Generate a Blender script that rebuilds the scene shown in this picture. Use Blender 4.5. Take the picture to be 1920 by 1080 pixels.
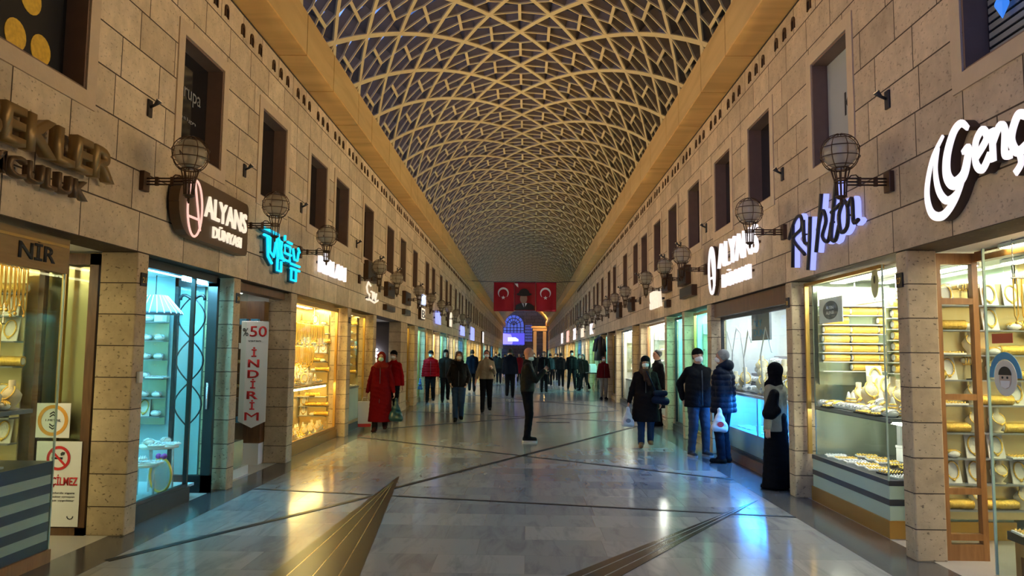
import bpy, bmesh, math, random
import numpy as np
from mathutils import Vector, Matrix, Euler
random.seed(7)
rnd = random.random
D = bpy.data
for o in list(D.objects): D.objects.remove(o)
SC = bpy.context.scene
COL = SC.collection
PI = math.pi

# ---------------------------------------------------------------- camera, world, exposure
FPX = 1420.0
cam_d = D.cameras.new('camera'); cam_d.sensor_width = 36.0; cam_d.lens = FPX / 1920 * 36.0
cam_d.clip_end = 400
cam = D.objects.new('camera', cam_d); COL.objects.link(cam)
ROLL = math.radians(0.55)
_x, _u = (987-960)/FPX, (540-666)/FPX
_x, _u = _x*math.cos(ROLL)-_u*math.sin(ROLL), _x*math.sin(ROLL)+_u*math.cos(ROLL)
PIT = math.atan(-_u); YAW = math.atan(_x*math.cos(PIT))
cam.location = (0, 0, 1.6)
cam.rotation_euler = (Matrix.Rotation(YAW, 3, 'Z') @ Matrix.Rotation(PI/2+PIT, 3, 'X') @ Matrix.Rotation(ROLL, 3, 'Z')).to_euler()
SC.camera = cam
SC.view_settings.view_transform = 'Standard'
SC.view_settings.look = 'None'
SC.view_settings.gamma = 1.0
SC.view_settings.use_curve_mapping = False
SC.view_settings.exposure = 0.55

w = D.worlds.new('dusk_sky'); SC.world = w; w.use_nodes = True
nt = w.node_tree; nt.nodes.clear()
n_out = nt.nodes.new('ShaderNodeOutputWorld'); n_bg = nt.nodes.new('ShaderNodeBackground')
n_tc = nt.nodes.new('ShaderNodeTexCoord'); n_sp = nt.nodes.new('ShaderNodeSeparateXYZ')
n_mr = nt.nodes.new('ShaderNodeMapRange'); n_cr = nt.nodes.new('ShaderNodeValToRGB')
nt.links.new(n_tc.outputs['Generated'], n_sp.inputs[0]); nt.links.new(n_sp.outputs['X'], n_mr.inputs['Value'])
n_mr.inputs['From Min'].default_value = -1.0; n_mr.inputs['From Max'].default_value = 0.5
nt.links.new(n_mr.outputs[0], n_cr.inputs[0])
cr = n_cr.color_ramp
cr.elements[0].position = 0.0; cr.elements[0].color = (0.015, 0.03, 0.10, 1)
cr.elements[1].position = 1.0; cr.elements[1].color = (0.003, 0.010, 0.012, 1)
e = cr.elements.new(0.36); e.color = (0.10, 0.22, 0.7, 1)
e = cr.elements.new(0.46); e.color = (0.30, 0.60, 1.7, 1)
e = cr.elements.new(0.52); e.color = (0.20, 0.42, 1.2, 1)
e = cr.elements.new(0.59); e.color = (0.015, 0.022, 0.05, 1)
e = cr.elements.new(0.65); e.color = (0.016, 0.013, 0.010, 1)
n_bg.inputs['Strength'].default_value = 0.9
nt.links.new(n_cr.outputs[0], n_bg.inputs[0]); nt.links.new(n_bg.outputs[0], n_out.inputs[0])

# ---------------------------------------------------------------- key dimensions
XL, XR = -3.48, 3.10          # stone wall planes
ZLIN, ZTOP = 2.49, 5.70       # underside of lintel, top of stone wall
YB, YE = -2.5, 112.0          # ends of the arcade
XC, VR, VZ, VA = -0.19, 3.35, 5.15, 21.0   # vault axis, radius, centre height, degrees per rib cell
VY0, VL = 15.69, 1.87

# ---------------------------------------------------------------- materials
def nmat(name):
    m = D.materials.new(name); m.use_nodes = True
    t = m.node_tree; b = t.nodes.get('Principled BSDF')
    return m, t, b
def N(t, typ, **kw):
    n = t.nodes.new(typ)
    for k, v in kw.items(): setattr(n, k, v)
    return n
def plain(name, col, rough=.6, metal=0, spec=.5, bump=0, bscale=60, var=0, vscale=8, coat=0):
    m, t, b = nmat(name)
    b.inputs['Base Color'].default_value = (*col, 1); b.inputs['Roughness'].default_value = rough
    b.inputs['Metallic'].default_value = metal; b.inputs['Specular IOR Level'].default_value = spec
    b.inputs['Coat Weight'].default_value = coat
    tc = None
    if bump or var:
        tc = N(t, 'ShaderNodeTexCoord')
    if bump:
        nz = N(t, 'ShaderNodeTexNoise'); nz.inputs['Scale'].default_value = bscale; nz.inputs['Detail'].default_value = 4
        bp = N(t, 'ShaderNodeBump'); bp.inputs['Strength'].default_value = bump; bp.inputs['Distance'].default_value = .02
        t.links.new(tc.outputs['Object'], nz.inputs['Vector']); t.links.new(nz.outputs['Fac'], bp.inputs['Height'])
        t.links.new(bp.outputs[0], b.inputs['Normal'])
    if var:
        nz = N(t, 'ShaderNodeTexNoise'); nz.inputs['Scale'].default_value = vscale; nz.inputs['Detail'].default_value = 3
        hs = N(t, 'ShaderNodeMixRGB'); hs.inputs[1].default_value = (*[c*(1-var) for c in col], 1)
        hs.inputs[2].default_value = (*[min(1, c*(1+var)) for c in col], 1)
        t.links.new(tc.outputs['Object'], nz.inputs['Vector']); t.links.new(nz.outputs['Fac'], hs.inputs[0])
        t.links.new(hs.outputs[0], b.inputs['Base Color'])
    return m
def emit(name, col, s):
    m, t, b = nmat(name); b.inputs['Base Color'].default_value = (*[c*.5 for c in col], 1)
    b.inputs['Emission Color'].default_value = (*col, 1); b.inputs['Emission Strength'].default_value = s
    return m
def glass_mat(name, tint=(.93, .98, .96), refl=1.0):
    m, t, b = nmat(name); t.nodes.remove(b)
    out = t.nodes['Material Output']
    tr = N(t, 'ShaderNodeBsdfTransparent'); tr.inputs[0].default_value = (*tint, 1)
    gl = N(t, 'ShaderNodeBsdfGlossy'); gl.inputs['Roughness'].default_value = .01
    lw = N(t, 'ShaderNodeLayerWeight'); lw.inputs[0].default_value = .5
    fr = N(t, 'ShaderNodeMath', operation='POWER'); fr.inputs[1].default_value = 5; t.links.new(lw.outputs['Facing'], fr.inputs[0])
    mu = N(t, 'ShaderNodeMath', operation='MULTIPLY_ADD'); mu.inputs[1].default_value = .30*refl; mu.inputs[2].default_value = .02*refl
    mx = N(t, 'ShaderNodeMixShader')
    t.links.new(fr.outputs[0], mu.inputs[0]); t.links.new(mu.outputs[0], mx.inputs[0])
    t.links.new(tr.outputs[0], mx.inputs[1]); t.links.new(gl.outputs[0], mx.inputs[2]); t.links.new(mx.outputs[0], out.inputs[0])
    return m
def stone(name, axes, roww, rowh, c1, c2, mortar, msize=.006, off=(0, 0), rough=.75, pit=.5):
    """ashlar blocks; axes = which object coordinates run along / up the face"""
    m, t, b = nmat(name)
    tc = N(t, 'ShaderNodeTexCoord'); sp = N(t, 'ShaderNodeSeparateXYZ'); cb = N(t, 'ShaderNodeCombineXYZ')
    t.links.new(tc.outputs['Object'], sp.inputs[0])
    for i, a in enumerate(axes):
        ad = N(t, 'ShaderNodeMath', operation='ADD'); ad.inputs[1].default_value = off[i]
        t.links.new(sp.outputs[a], ad.inputs[0]); t.links.new(ad.outputs[0], cb.inputs[i])
    br = N(t, 'ShaderNodeTexBrick'); t.links.new(cb.outputs[0], br.inputs['Vector'])
    br.offset = .43; br.squash = 1.35; br.squash_frequency = 3
    br.inputs['Scale'].default_value = 1; br.inputs['Brick Width'].default_value = roww; br.inputs['Row Height'].default_value = rowh
    br.inputs['Mortar Size'].default_value = msize; br.inputs['Mortar Smooth'].default_value = .2
    br.inputs['Color1'].default_value = (*c1, 1); br.inputs['Color2'].default_value = (*c2, 1); br.inputs['Mortar'].default_value = (*mortar, 1)
    nz = N(t, 'ShaderNodeTexNoise'); nz.inputs['Scale'].default_value = 5; nz.inputs['Detail'].default_value = 6; nz.inputs['Roughness'].default_value = .65
    t.links.new(tc.outputs['Object'], nz.inputs['Vector'])
    mr = N(t, 'ShaderNodeMapRange'); mr.inputs['From Min'].default_value = .3; mr.inputs['From Max'].default_value = .7
    mr.inputs['To Min'].default_value = .78; mr.inputs['To Max'].default_value = 1.15
    t.links.new(nz.outputs['Fac'], mr.inputs['Value'])
    mul = N(t, 'ShaderNodeMixRGB', blend_type='MULTIPLY'); mul.inputs[0].default_value = 1
    t.links.new(br.outputs['Color'], mul.inputs[1]); t.links.new(mr.outputs[0], mul.inputs[2])
    # travertine pits
    vz = N(t, 'ShaderNodeTexNoise'); vz.inputs['Scale'].default_value = 27; vz.inputs['Detail'].default_value = 2
    mp = N(t, 'ShaderNodeMapping'); mp.inputs['Scale'].default_value = (1, 1, 1.6)
    t.links.new(tc.outputs['Object'], mp.inputs[0]); t.links.new(mp.outputs[0], vz.inputs['Vector'])
    pr = N(t, 'ShaderNodeMapRange'); pr.inputs['From Min'].default_value = .62; pr.inputs['From Max'].default_value = .70
    t.links.new(vz.outputs['Fac'], pr.inputs['Value'])
    pm = N(t, 'ShaderNodeMath', operation='MULTIPLY'); pm.inputs[1].default_value = pit; t.links.new(pr.outputs[0], pm.inputs[0])
    mx = N(t, 'ShaderNodeMixRGB'); mx.inputs[2].default_value = (*[c*.3 for c in c1], 1)
    t.links.new(pm.outputs[0], mx.inputs[0]); t.links.new(mul.outputs[0], mx.inputs[1])
    t.links.new(mx.outputs[0], b.inputs['Base Color'])
    b.inputs['Roughness'].default_value = rough; b.inputs['Specular IOR Level'].default_value = .35
    bp = N(t, 'ShaderNodeBump'); bp.inputs['Strength'].default_value = .6; bp.inputs['Distance'].default_value = .012; bp.invert = True
    ad = N(t, 'ShaderNodeMath', operation='ADD'); t.links.new(br.outputs['Fac'], ad.inputs[0]); t.links.new(pm.outputs[0], ad.inputs[1])
    t.links.new(ad.outputs[0], bp.inputs['Height']); t.links.new(bp.outputs[0], b.inputs['Normal'])
    return m
def wood_mat(name, c1, c2, axis='Y', rough=.5, scale=3.0, seam=None):
    m, t, b = nmat(name)
    tc = N(t, 'ShaderNodeTexCoord'); mp = N(t, 'ShaderNodeMapping')
    s = {'X': (.12, 1, 1), 'Y': (1, .12, 1), 'Z': (1, 1, .12)}[axis]
    mp.inputs['Scale'].default_value = tuple(scale*4*v for v in s)
    nz = N(t, 'ShaderNodeTexNoise'); nz.inputs['Scale'].default_value = 1.6; nz.inputs['Detail'].default_value = 5; nz.inputs['Distortion'].default_value = 1.4
    t.links.new(tc.outputs['Object'], mp.inputs[0]); t.links.new(mp.outputs[0], nz.inputs['Vector'])
    r = N(t, 'ShaderNodeValToRGB'); r.color_ramp.elements[0].position = .3; r.color_ramp.elements[1].position = .7
    r.color_ramp.elements[0].color = (*c1, 1); r.color_ramp.elements[1].color = (*c2, 1)
    t.links.new(nz.outputs['Fac'], r.inputs[0]); t.links.new(r.outputs[0], b.inputs['Base Color'])
    b.inputs['Roughness'].default_value = rough
    return m

M = {}
ST1, ST2, STM = (.72, .57, .38), (.52, .40, .26), (.07, .045, .025)
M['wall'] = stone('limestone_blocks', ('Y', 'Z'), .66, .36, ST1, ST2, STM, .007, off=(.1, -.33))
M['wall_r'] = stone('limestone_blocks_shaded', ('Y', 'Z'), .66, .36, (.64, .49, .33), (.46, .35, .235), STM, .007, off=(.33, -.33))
M['pillar'] = stone('travertine_pillar', ('X', 'Z'), 30, .28, (.56, .43, .27), (.50, .37, .22), STM, .005, off=(7, 0.03), pit=.8)
M['end'] = stone('end_wall_stone', ('X', 'Z'), 1.2, .5, (.28, .26, .25), (.22, .21, .2), (.08, .07, .06), .02)
M['frame_stone'] = plain('window_stone', (.58, .44, .29), .75, bump=.25, bscale=40, var=.12)
M['soffit'] = wood_mat('golden_wood_soffit', (.60, .34, .095), (.78, .47, .15), 'X', .55, .35)
M['fascia'] = wood_mat('golden_wood_fascia', (.50, .32, .115), (.64, .43, .17), 'Y', .55, .5)
M['rib'] = plain('cream_painted_ribs', (.66, .52, .27), .6, var=.08)
M['fin'] = plain('brown_rib_sides', (.24, .165, .09), .7, var=.15)
M['brown'] = plain('brown_window_metal', (.21, .125, .085), .5, var=.15)
M['dark'] = plain('dark_metal', (.02, .018, .018), .4)
M['black'] = plain('black_metal', (.012, .013, .016), .35)
M['bronze'] = plain('bronze_metal', (.10, .055, .028), .45, .6)
M['brass'] = plain('brass_frame', (.55, .34, .10), .3, .85)
M['gold'] = plain('yellow_gold', (1.0, .68, .16), .22, .75, bump=.4, bscale=300)
M['goldm'] = plain('gold_chain', (1.0, .66, .15), .3, .6)
M['silver'] = plain('silver_jewellery', (.85, .86, .9), .2, .8, bump=.5, bscale=260)
M['white'] = plain('white_velvet', (.80, .78, .72), .8, bump=.3, bscale=120)
M['cream'] = plain('cream_velvet', (.72, .62, .42), .85, bump=.3, bscale=120)
M['grey'] = plain('grey_lacquer', (.22, .23, .24), .45)
M['mint'] = plain('pale_green_lacquer', (.42, .55, .46), .3)
M['darkstripe'] = plain('dark_stripe', (.035, .04, .05), .3)
M['palestripe'] = plain('pale_stripe', (.42, .46, .40), .3)
M['wood_d'] = wood_mat('dark_brown_wood', (.10, .045, .018), (.17, .08, .03), 'Z', .35)
M['wood_m'] = wood_mat('varnished_wood', (.30, .13, .04), (.42, .20, .065), 'Z', .3)
M['wood_g'] = wood_mat('gold_wood', (.45, .24, .06), (.60, .34, .09), 'Y', .35)
M['glass'] = glass_mat('shop_glass')
M['darkglass'] = plain('dark_window_glass', (.012, .013, .016), .06, spec=.8)
M['globe'] = plain('smoky_globe_glass', (.55, .47, .34), .12, spec=.8); M['globe'].node_tree.nodes['Principled BSDF'].inputs['Alpha'].default_value = .5
M['mirror'] = plain('mirror', (.6, .62, .62), .08, 1)
M['panel_w'] = plain('white_panel', (.78, .78, .74), .5)
M['panel_g'] = plain('sage_mirror_panel', (.52, .58, .46), .16, .55)
M['panel_c'] = plain('cyan_panel', (.42, .62, .68), .4)
M['panel_y'] = plain('golden_mirror_panel', (.80, .66, .36), .16, .55)
M['panel_d'] = plain('dark_panel', (.06, .05, .05), .4)
M['redflag'] = plain('red_flag_cloth', (.42, .004, .012), .8, bump=.1, bscale=15)
M['flagwhite'] = plain('white_flag_cloth', (.8, .78, .78), .8)
M['paper'] = plain('white_paper', (.82, .82, .80), .6)
M['redink'] = plain('red_ink', (.62, .02, .02), .6)
M['blackink'] = plain('black_ink', (.02, .02, .02), .6)
M['greenink'] = plain('dark_green_ink', (.05, .14, .07), .6)
M['orange'] = plain('orange_ink', (.75, .36, .05), .6)
M['teal'] = plain('teal_glass_item', (.03, .32, .34), .2)
M['blueink'] = plain('blue_ink', (.05, .28, .5), .5)

def fabric(name, col, rough=.85, sheen=0, bump=.5, bscale=22):
    m = plain(name, tuple(c*.7 for c in col), rough, spec=.06, bump=bump, bscale=bscale, var=.15, vscale=6)
    return m

# marble floor
def floor_mat():
    m, t, b = nmat('polished_marble_tiles')
    tc = N(t, 'ShaderNodeTexCoord')
    br = N(t, 'ShaderNodeTexBrick'); br.offset = .37; br.squash = 1.5; br.squash_frequency = 2
    t.links.new(tc.outputs['Object'], br.inputs['Vector'])
    br.inputs['Scale'].default_value = 1; br.inputs['Brick Width'].default_value = .70; br.inputs['Row Height'].default_value = .52
    br.inputs['Mortar Size'].default_value = .0016; br.inputs['Mortar Smooth'].default_value = 0
    br.inputs['Color1'].default_value = (.215, .23, .255, 1); br.inputs['Color2'].default_value = (.32, .325, .335, 1)
    br.inputs['Mortar'].default_value = (.16, .16, .16, 1)
    # veins: stretched noise, slanted
    mp = N(t, 'ShaderNodeMapping'); mp.inputs['Rotation'].default_value = (0, 0, .5); mp.inputs['Scale'].default_value = (5.0, 1.0, 1)
    nz = N(t, 'ShaderNodeTexNoise'); nz.inputs['Scale'].default_value = 1.3; nz.inputs['Detail'].default_value = 7; nz.inputs['Roughness'].default_value = .62; nz.inputs['Distortion'].default_value = .9
    # shift per tile
    adv = N(t, 'ShaderNodeVectorMath', operation='MULTIPLY_ADD'); adv.inputs[1].default_value = (31, 17, 9)
    t.links.new(br.outputs['Color'], adv.inputs[0]); t.links.new(tc.outputs['Object'], adv.inputs[2])
    t.links.new(adv.outputs[0], mp.inputs[0]); t.links.new(mp.outputs[0], nz.inputs['Vector'])
    r = N(t, 'ShaderNodeValToRGB'); r.color_ramp.elements[0].position = .30; r.color_ramp.elements[0].color = (.62, .62, .65, 1)
    r.color_ramp.elements[1].position = .52; r.color_ramp.elements[1].color = (1.08, 1.06, 1.02, 1)
    t.links.new(nz.outputs['Fac'], r.inputs[0])
    mul = N(t, 'ShaderNodeMixRGB', blend_type='MULTIPLY'); mul.inputs[0].default_value = .75
    t.links.new(br.outputs['Color'], mul.inputs[1]); t.links.new(r.outputs[0], mul.inputs[2])
    t.links.new(mul.outputs[0], b.inputs['Base Color'])
    b.inputs['Specular IOR Level'].default_value = .7
    nz2 = N(t, 'ShaderNodeTexNoise'); nz2.inputs['Scale'].default_value = 2.2; nz2.inputs['Detail'].default_value = 4
    t.links.new(tc.outputs['Object'], nz2.inputs['Vector'])
    mr = N(t, 'ShaderNodeMapRange'); mr.inputs['To Min'].default_value = .12; mr.inputs['To Max'].default_value = .19
    t.links.new(nz2.outputs['Fac'], mr.inputs['Value']); t.links.new(mr.outputs[0], b.inputs['Roughness'])
    nz3 = N(t, 'ShaderNodeTexNoise'); nz3.inputs['Scale'].default_value = 1.7; nz3.inputs['Detail'].default_value = 2
    t.links.new(tc.outputs['Object'], nz3.inputs['Vector'])
    bp = N(t, 'ShaderNodeBump'); bp.inputs['Strength'].default_value = .05; bp.inputs['Distance'].default_value = .02
    t.links.new(nz3.outputs['Fac'], bp.inputs['Height']); t.links.new(bp.outputs[0], b.inputs['Normal'])
    return m
M['floor'] = floor_mat()
M['band'] = plain('dark_marble_border', (.085, .085, .09), .16, spec=.7, var=.35, vscale=1.6)
M['inlay'] = plain('dark_inlay', (.016, .014, .016), .4, spec=.2)
M['inlayb'] = plain('brown_inlay', (.034, .023, .014), .28, spec=.22, var=.3, vscale=7)
M['inlaygold'] = plain('gold_inlay_line', (.40, .27, .10), .25, .5)
M['shopfloor'] = plain('shop_floor_tile', (.50, .47, .42), .25, var=.12, vscale=2)

# ---------------------------------------------------------------- mesh helpers
class MB:
    def __init__(s): s.v = []; s.f = []; s.mi = []; s.m = 0; s.smooth = []
    def add(s, vs, fs, smooth=False):
        o = len(s.v); s.v += [tuple(v) for v in vs]; s.f += [tuple(i+o for i in f) for f in fs]
        s.mi += [s.m]*len(fs); s.smooth += [smooth]*len(fs); return s
    def box(s, a, b):
        x0, y0, z0 = [min(p, q) for p, q in zip(a, b)]; x1, y1, z1 = [max(p, q) for p, q in zip(a, b)]
        return s.add([(x0,y0,z0),(x1,y0,z0),(x1,y1,z0),(x0,y1,z0),(x0,y0,z1),(x1,y0,z1),(x1,y1,z1),(x0,y1,z1)],
              [(0,3,2,1),(4,5,6,7),(0,1,5,4),(1,2,6,5),(2,3,7,6),(3,0,4,7)])
    def hexa(s, p):   # 8 points bottom ring then top ring
        return s.add(p, [(0,3,2,1),(4,5,6,7),(0,1,5,4),(1,2,6,5),(2,3,7,6),(3,0,4,7)])
    def tube(s, pts, r, n=6, closed=False, caps=True):
        pts = [Vector(p) for p in pts]; L = len(pts); rings = []
        up = None
        for i, p in enumerate(pts):
            if closed: d = pts[(i+1) % L]-pts[i-1]
            else: d = pts[min(i+1, L-1)]-pts[max(i-1, 0)]
            d = d.normalized() if d.length > 1e-9 else Vector((0, 0, 1))
            if up is None:
                up = Vector((0, 0, 1)) if abs(d.z) < .9 else Vector((1, 0, 0))
            a = d.cross(up).normalized(); u2 = a.cross(d).normalized(); up = u2
            rr = r[i] if isinstance(r, (list, tuple)) else r
            rings.append([p + (a*math.cos(2*PI*k/n)+u2*math.sin(2*PI*k/n))*rr for k in range(n)])
        vs = [v for rg in rings for v in rg]; fs = []
        for i in range(L if closed else L-1):
            j = (i+1) % L
            for k in range(n): fs.append((i*n+k, i*n+(k+1) % n, j*n+(k+1) % n, j*n+k))
        if not closed and caps: fs += [tuple(range(n))[::-1], tuple((L-1)*n+k for k in range(n))]
        return s.add(vs, fs, n > 4)
    def lathe(s, prof, c=(0, 0, 0), n=20, ax='Z', smooth=True):
        vs = []; fs = []; P = len(prof)
        for r, h in prof:
            for k in range(n):
                a = 2*PI*k/n; x, y = r*math.cos(a), r*math.sin(a)
                vs.append({'Z': (c[0]+x, c[1]+y, c[2]+h), 'Y': (c[0]+x, c[1]+h, c[2]+y), 'X': (c[0]+h, c[1]+x, c[2]+y)}[ax])
        for i in range(P-1):
            for k in range(n): fs.append((i*n+k, i*n+(k+1) % n, (i+1)*n+(k+1) % n, (i+1)*n+k))
        fs += [tuple(range(n))[::-1], tuple((P-1)*n+k for k in range(n))]
        return s.add(vs, fs, smooth)
    def ball(s, c, r, n=12, m=8, sc=(1, 1, 1)):
        vs = []; fs = []
        for i in range(m+1):
            t = PI*i/m; t = min(max(t, .02), PI-.02)
            for k in range(n): vs.append((c[0]+r*sc[0]*math.sin(t)*math.cos(2*PI*k/n), c[1]+r*sc[1]*math.sin(t)*math.sin(2*PI*k/n), c[2]+r*sc[2]*math.cos(t)))
        for i in range(m):
            for k in range(n): fs.append((i*n+k, (i+1)*n+k, (i+1)*n+(k+1) % n, i*n+(k+1) % n))
        fs += [tuple(range(n)), tuple(m*n+k for k in range(n))[::-1]]
        return s.add(vs, fs, True)
    def prism(s, poly, h, T=None):
        """poly in local xy, extruded along local z by h; T = 4x4 matrix"""
        n = len(poly); vs = [Vector((x, y, 0)) for x, y in poly]+[Vector((x, y, h)) for x, y in poly]
        if T is not None: vs = [T @ v for v in vs]
        return s.add(vs, [tuple(range(n))[::-1], tuple(range(n, 2*n))]+[(i, (i+1) % n, n+(i+1) % n, n+i) for i in range(n)])
    def mesh(s, name, mats):
        me = D.meshes.new(name); me.from_pydata(s.v, [], s.f)
        for m in (mats if isinstance(mats, (list, tuple)) else [mats]): me.materials.append(m)
        me.polygons.foreach_set('material_index', s.mi); me.polygons.foreach_set('use_smooth', s.smooth)
        me.update(); return me
    def build(s, name, mats, parent=None, loc=None, **tags):
        return link(D.objects.new(name, s.mesh(name, mats)), parent, loc, **tags)
def link(o, parent=None, loc=None, rot=None, label=None, cat=None, group=None, kind=None):
    COL.objects.link(o)
    if parent is not None: o.parent = parent
    if loc is not None: o.location = loc
    if rot is not None: o.rotation_euler = rot
    if label: o['label'] = label
    if cat: o['category'] = cat
    if group: o['group'] = group
    if kind: o['kind'] = kind
    return o
def thing(name, label, cat, loc=(0, 0, 0), rz=0, group=None):
    return link(D.objects.new(name, None), None, loc, (0, 0, rz), label, cat, group)
def copy_tree(o, loc=None, rot=None, label=None, group=None, parent=None):
    c = o.copy(); COL.objects.link(c)
    if parent is not None: c.parent = parent
    if loc is not None: c.location = loc
    if rot is not None: c.rotation_euler = rot
    if label: c['label'] = label
    if group: c['group'] = group
    for ch in list(o.children): copy_tree(ch, parent=c)
    return c
def struct(name, mb, mat, parent=None, **k): return mb.build(name, mat, parent, kind='structure', **k)
def cbox(name, a, b, mat, parent=None, bevel=0, **tags):
    o = MB().box(a, b).build(name, mat, parent, **tags)
    if bevel:
        md = o.modifiers.new('bevel', 'BEVEL'); md.width = bevel; md.segments = 2
    return o
MAT_L = Matrix(((0, 0, 1, 0), (1, 0, 0, 0), (0, 1, 0, 0), (0, 0, 0, 1)))     # local x->+Y, y->+Z, z->+X  (on the left wall)
MAT_R = Matrix(((0, 0, -1, 0), (-1, 0, 0, 0), (0, 1, 0, 0), (0, 0, 0, 1)))   # local x->-Y, y->+Z, z->-X
MAT_F = Matrix(((1, 0, 0, 0), (0, 0, -1, 0), (0, 1, 0, 0), (0, 0, 0, 1)))    # local x->+X, y->+Z, z->-Y (facing the camera)
def at(T, p): return Matrix.Translation(Vector(p)) @ T
def text(name, s, T, w, h, depth, mat, parent=None, shear=0, bold=0, **tags):
    """lettering scaled to exactly w x h, lower left corner at the origin of T"""
    cu = D.curves.new('lettering', 'FONT'); cu.body = s; cu.shear = shear; cu.offset = bold; cu.resolution_u = 3
    ob = D.objects.new('tmp', cu); COL.objects.link(ob)
    bpy.context.view_layer.update()
    me = D.meshes.new_from_object(ob.evaluated_get(bpy.context.evaluated_depsgraph_get()))
    D.objects.remove(ob)
    n = len(me.vertices); co = np.empty(n*3); me.vertices.foreach_get('co', co); co = co.reshape(-1, 3)
    lo, hi = co.min(0), co.max(0)
    co[:, 0] = (co[:, 0]-lo[0])/(hi[0]-lo[0])*w; co[:, 1] = (co[:, 1]-lo[1])/(hi[1]-lo[1])*h; co[:, 2] = 0
    me.vertices.foreach_set('co', co.ravel())
    bm = bmesh.new(); bm.from_mesh(me)
    bmesh.ops.remove_doubles(bm, verts=bm.verts, dist=1e-5)
    r = bmesh.ops.extrude_face_region(bm, geom=bm.faces[:])
    bmesh.ops.translate(bm, verts=[g for g in r['geom'] if isinstance(g, bmesh.types.BMVert)], vec=(0, 0, depth))
    bmesh.ops.recalc_face_normals(bm, faces=bm.faces[:])
    bm.transform(T); bm.to_mesh(me); bm.free()
    me.materials.clear(); me.materials.append(mat)
    return link(D.objects.new(name, me), parent, **tags)
ORD = ['nearest', 'second', 'third', 'fourth', 'fifth', 'sixth', 'seventh', 'eighth', 'ninth', 'tenth', 'eleventh', 'twelfth', 'thirteenth',
       'fourteenth', 'fifteenth', 'sixteenth', 'seventeenth', 'eighteenth', 'nineteenth', 'twentieth'] + ['%dth' % i for i in range(21, 60)]
# ================================================================ SETTING
# floor
struct('floor', MB().box((-6.5, YB, -.2), (6.2, YE+8, 0)), M['floor'])
BL, BR = -3.20, 2.72
def flat(mb, pts, z): mb.add([(x, y, z) for x, y in pts], [tuple(range(len(pts)))])
mb = MB(); mb.box((-3.62, YB, 0), (BL, YE, .002)); mb.box((BR, YB, 0), (3.24, YE, .002)); struct('trim_1', mb, M['band'])
mb = MB(); mb.box((-6.5, YB, 0), (-3.62, YE, .0025)); mb.box((3.24, YB, 0), (6.2, YE, .0025)); struct('floor', mb, M['shopfloor'])
def strip(mb, p, q, w, z0=.001, z1=.0035):
    p, q = Vector(p), Vector(q); d = (q-p).normalized(); n = Vector((-d.y, d.x))*w/2
    a = [p+n, q+n, q-n, p-n][::-1]
    mb.hexa([(v.x, v.y, z0) for v in a]+[(v.x, v.y, z1) for v in a])
mb = MB()
strip(mb, (-3.2, 5.9), (-1.72, 8.68), .075); strip(mb, (-1.66, 9.02), (2.72, 17.95), .085)
strip(mb, (-3.2, 9.04), (-1.73, 8.76), .055); strip(mb, (-1.66, 8.74), (2.72, 7.85), .055)
strip(mb, (-3.2, 14.66), (2.72, 10.16), .07)
strip(mb, (2.72, 18.6), (-3.2, 21.4), .09); strip(mb, (-3.2, 16.2), (2.72, 22.6), .08); strip(mb, (-3.2, 24.6), (2.72, 27.4), .09)
strip(mb, (2.72, 24.0), (-3.2, 31.5), .1); strip(mb, (-3.2, 29), (2.72, 35), .1); strip(mb, (2.72, 33), (-3.2, 44), .12); strip(mb, (-3.2, 38), (2.72, 50), .12)
strip(mb, (.25, 18.4), (1.05, 18.4), .16)
struct('trim_2', mb, M['inlay'])
# the two long wedges
mb = MB(); ap = (-1.66, 10.15)
P = [(-1.78, 5.55), (-1.18, 5.55), ap]
P = [(-2.02, 1.0), (-.72, 1.0), ap]
a = P
mb.add([(x, y, .0042) for x, y in a], [(0, 1, 2)]); mb.add([(x, y, .001) for x, y in a], [(0, 2, 1)])
struct('trim_3', mb, M['inlayb'])
mb = MB()
for f in (.2, .5, .8): strip(mb, (-2.02+1.3*f, 1.0), (ap[0]-.01+.02*f, ap[1]-.5), .010, .004, .0052)
struct('trim_4', mb, M['inlaygold'])
mb = MB(); q0 = Vector((2.62, 8.75)); q1 = Vector((-1.35, 3.0)); d = (q1-q0).normalized(); n = Vector((-d.y, d.x))
pp = [q0, q1-n*.30, q1+n*.30]
mb.add([(v.x, v.y, .0042) for v in pp], [(0, 1, 2)]); mb.add([(v.x, v.y, .001) for v in pp], [(0, 2, 1)])
struct('trim_5', mb, plain('charcoal_marble_inlay', (.045, .042, .04), .18, spec=.6, var=.6, vscale=12))
mb = MB()
for f in (-.12, .12): strip(mb, q0+d*.6+n*f*.1, q1+n*f, .008, .004, .0052)
struct('trim_6', mb, plain('pale_inlay_line', (.25, .24, .23), .3))

# windows of the upper storey: (y0, y1) openings
WINL = [(3.2, 5.72), (7.34, 8.34), (9.62, 10.62), (11.84, 12.84), (13.46, 14.46), (15.85, 16.85), (18.5, 19.5), (20.5, 21.5), (22.8, 23.8)]
WINR = [(2.9, 5.30), (7.2, 8.12), (9.55, 10.5), (11.45, 12.4), (13.5, 14.46), (15.55, 16.5), (17.45, 18.4), (19.4, 20.42), (21.05, 22.0), (23.3, 24.3)]
y = 25.7; i = 0
while y < YE-3:
    WINL.append((y, y+.98)); WINR.append((y+.5, y+1.5)); i += 1; y += (2.1, 1.75, 2.55)[i % 3]
WZ0, WZ1 = 3.64, 4.80
def upper_wall(name, X, s, wins, mat):
    """s=+1: wall body extends to -X (left wall)"""
    mb = MB(); T = .34
    ys = [YB]+[v for w_ in wins for v in w_]+[YE]
    xb = X - s*T
    mb.box((X, YB, ZLIN), (xb, YE, WZ0)); mb.box((X, YB, WZ1), (xb, YE, ZTOP))
    for k in range(0, len(ys), 2): mb.box((X, ys[k], WZ0), (xb, ys[k+1], WZ1))
    return struct(name, mb, mat)
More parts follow.
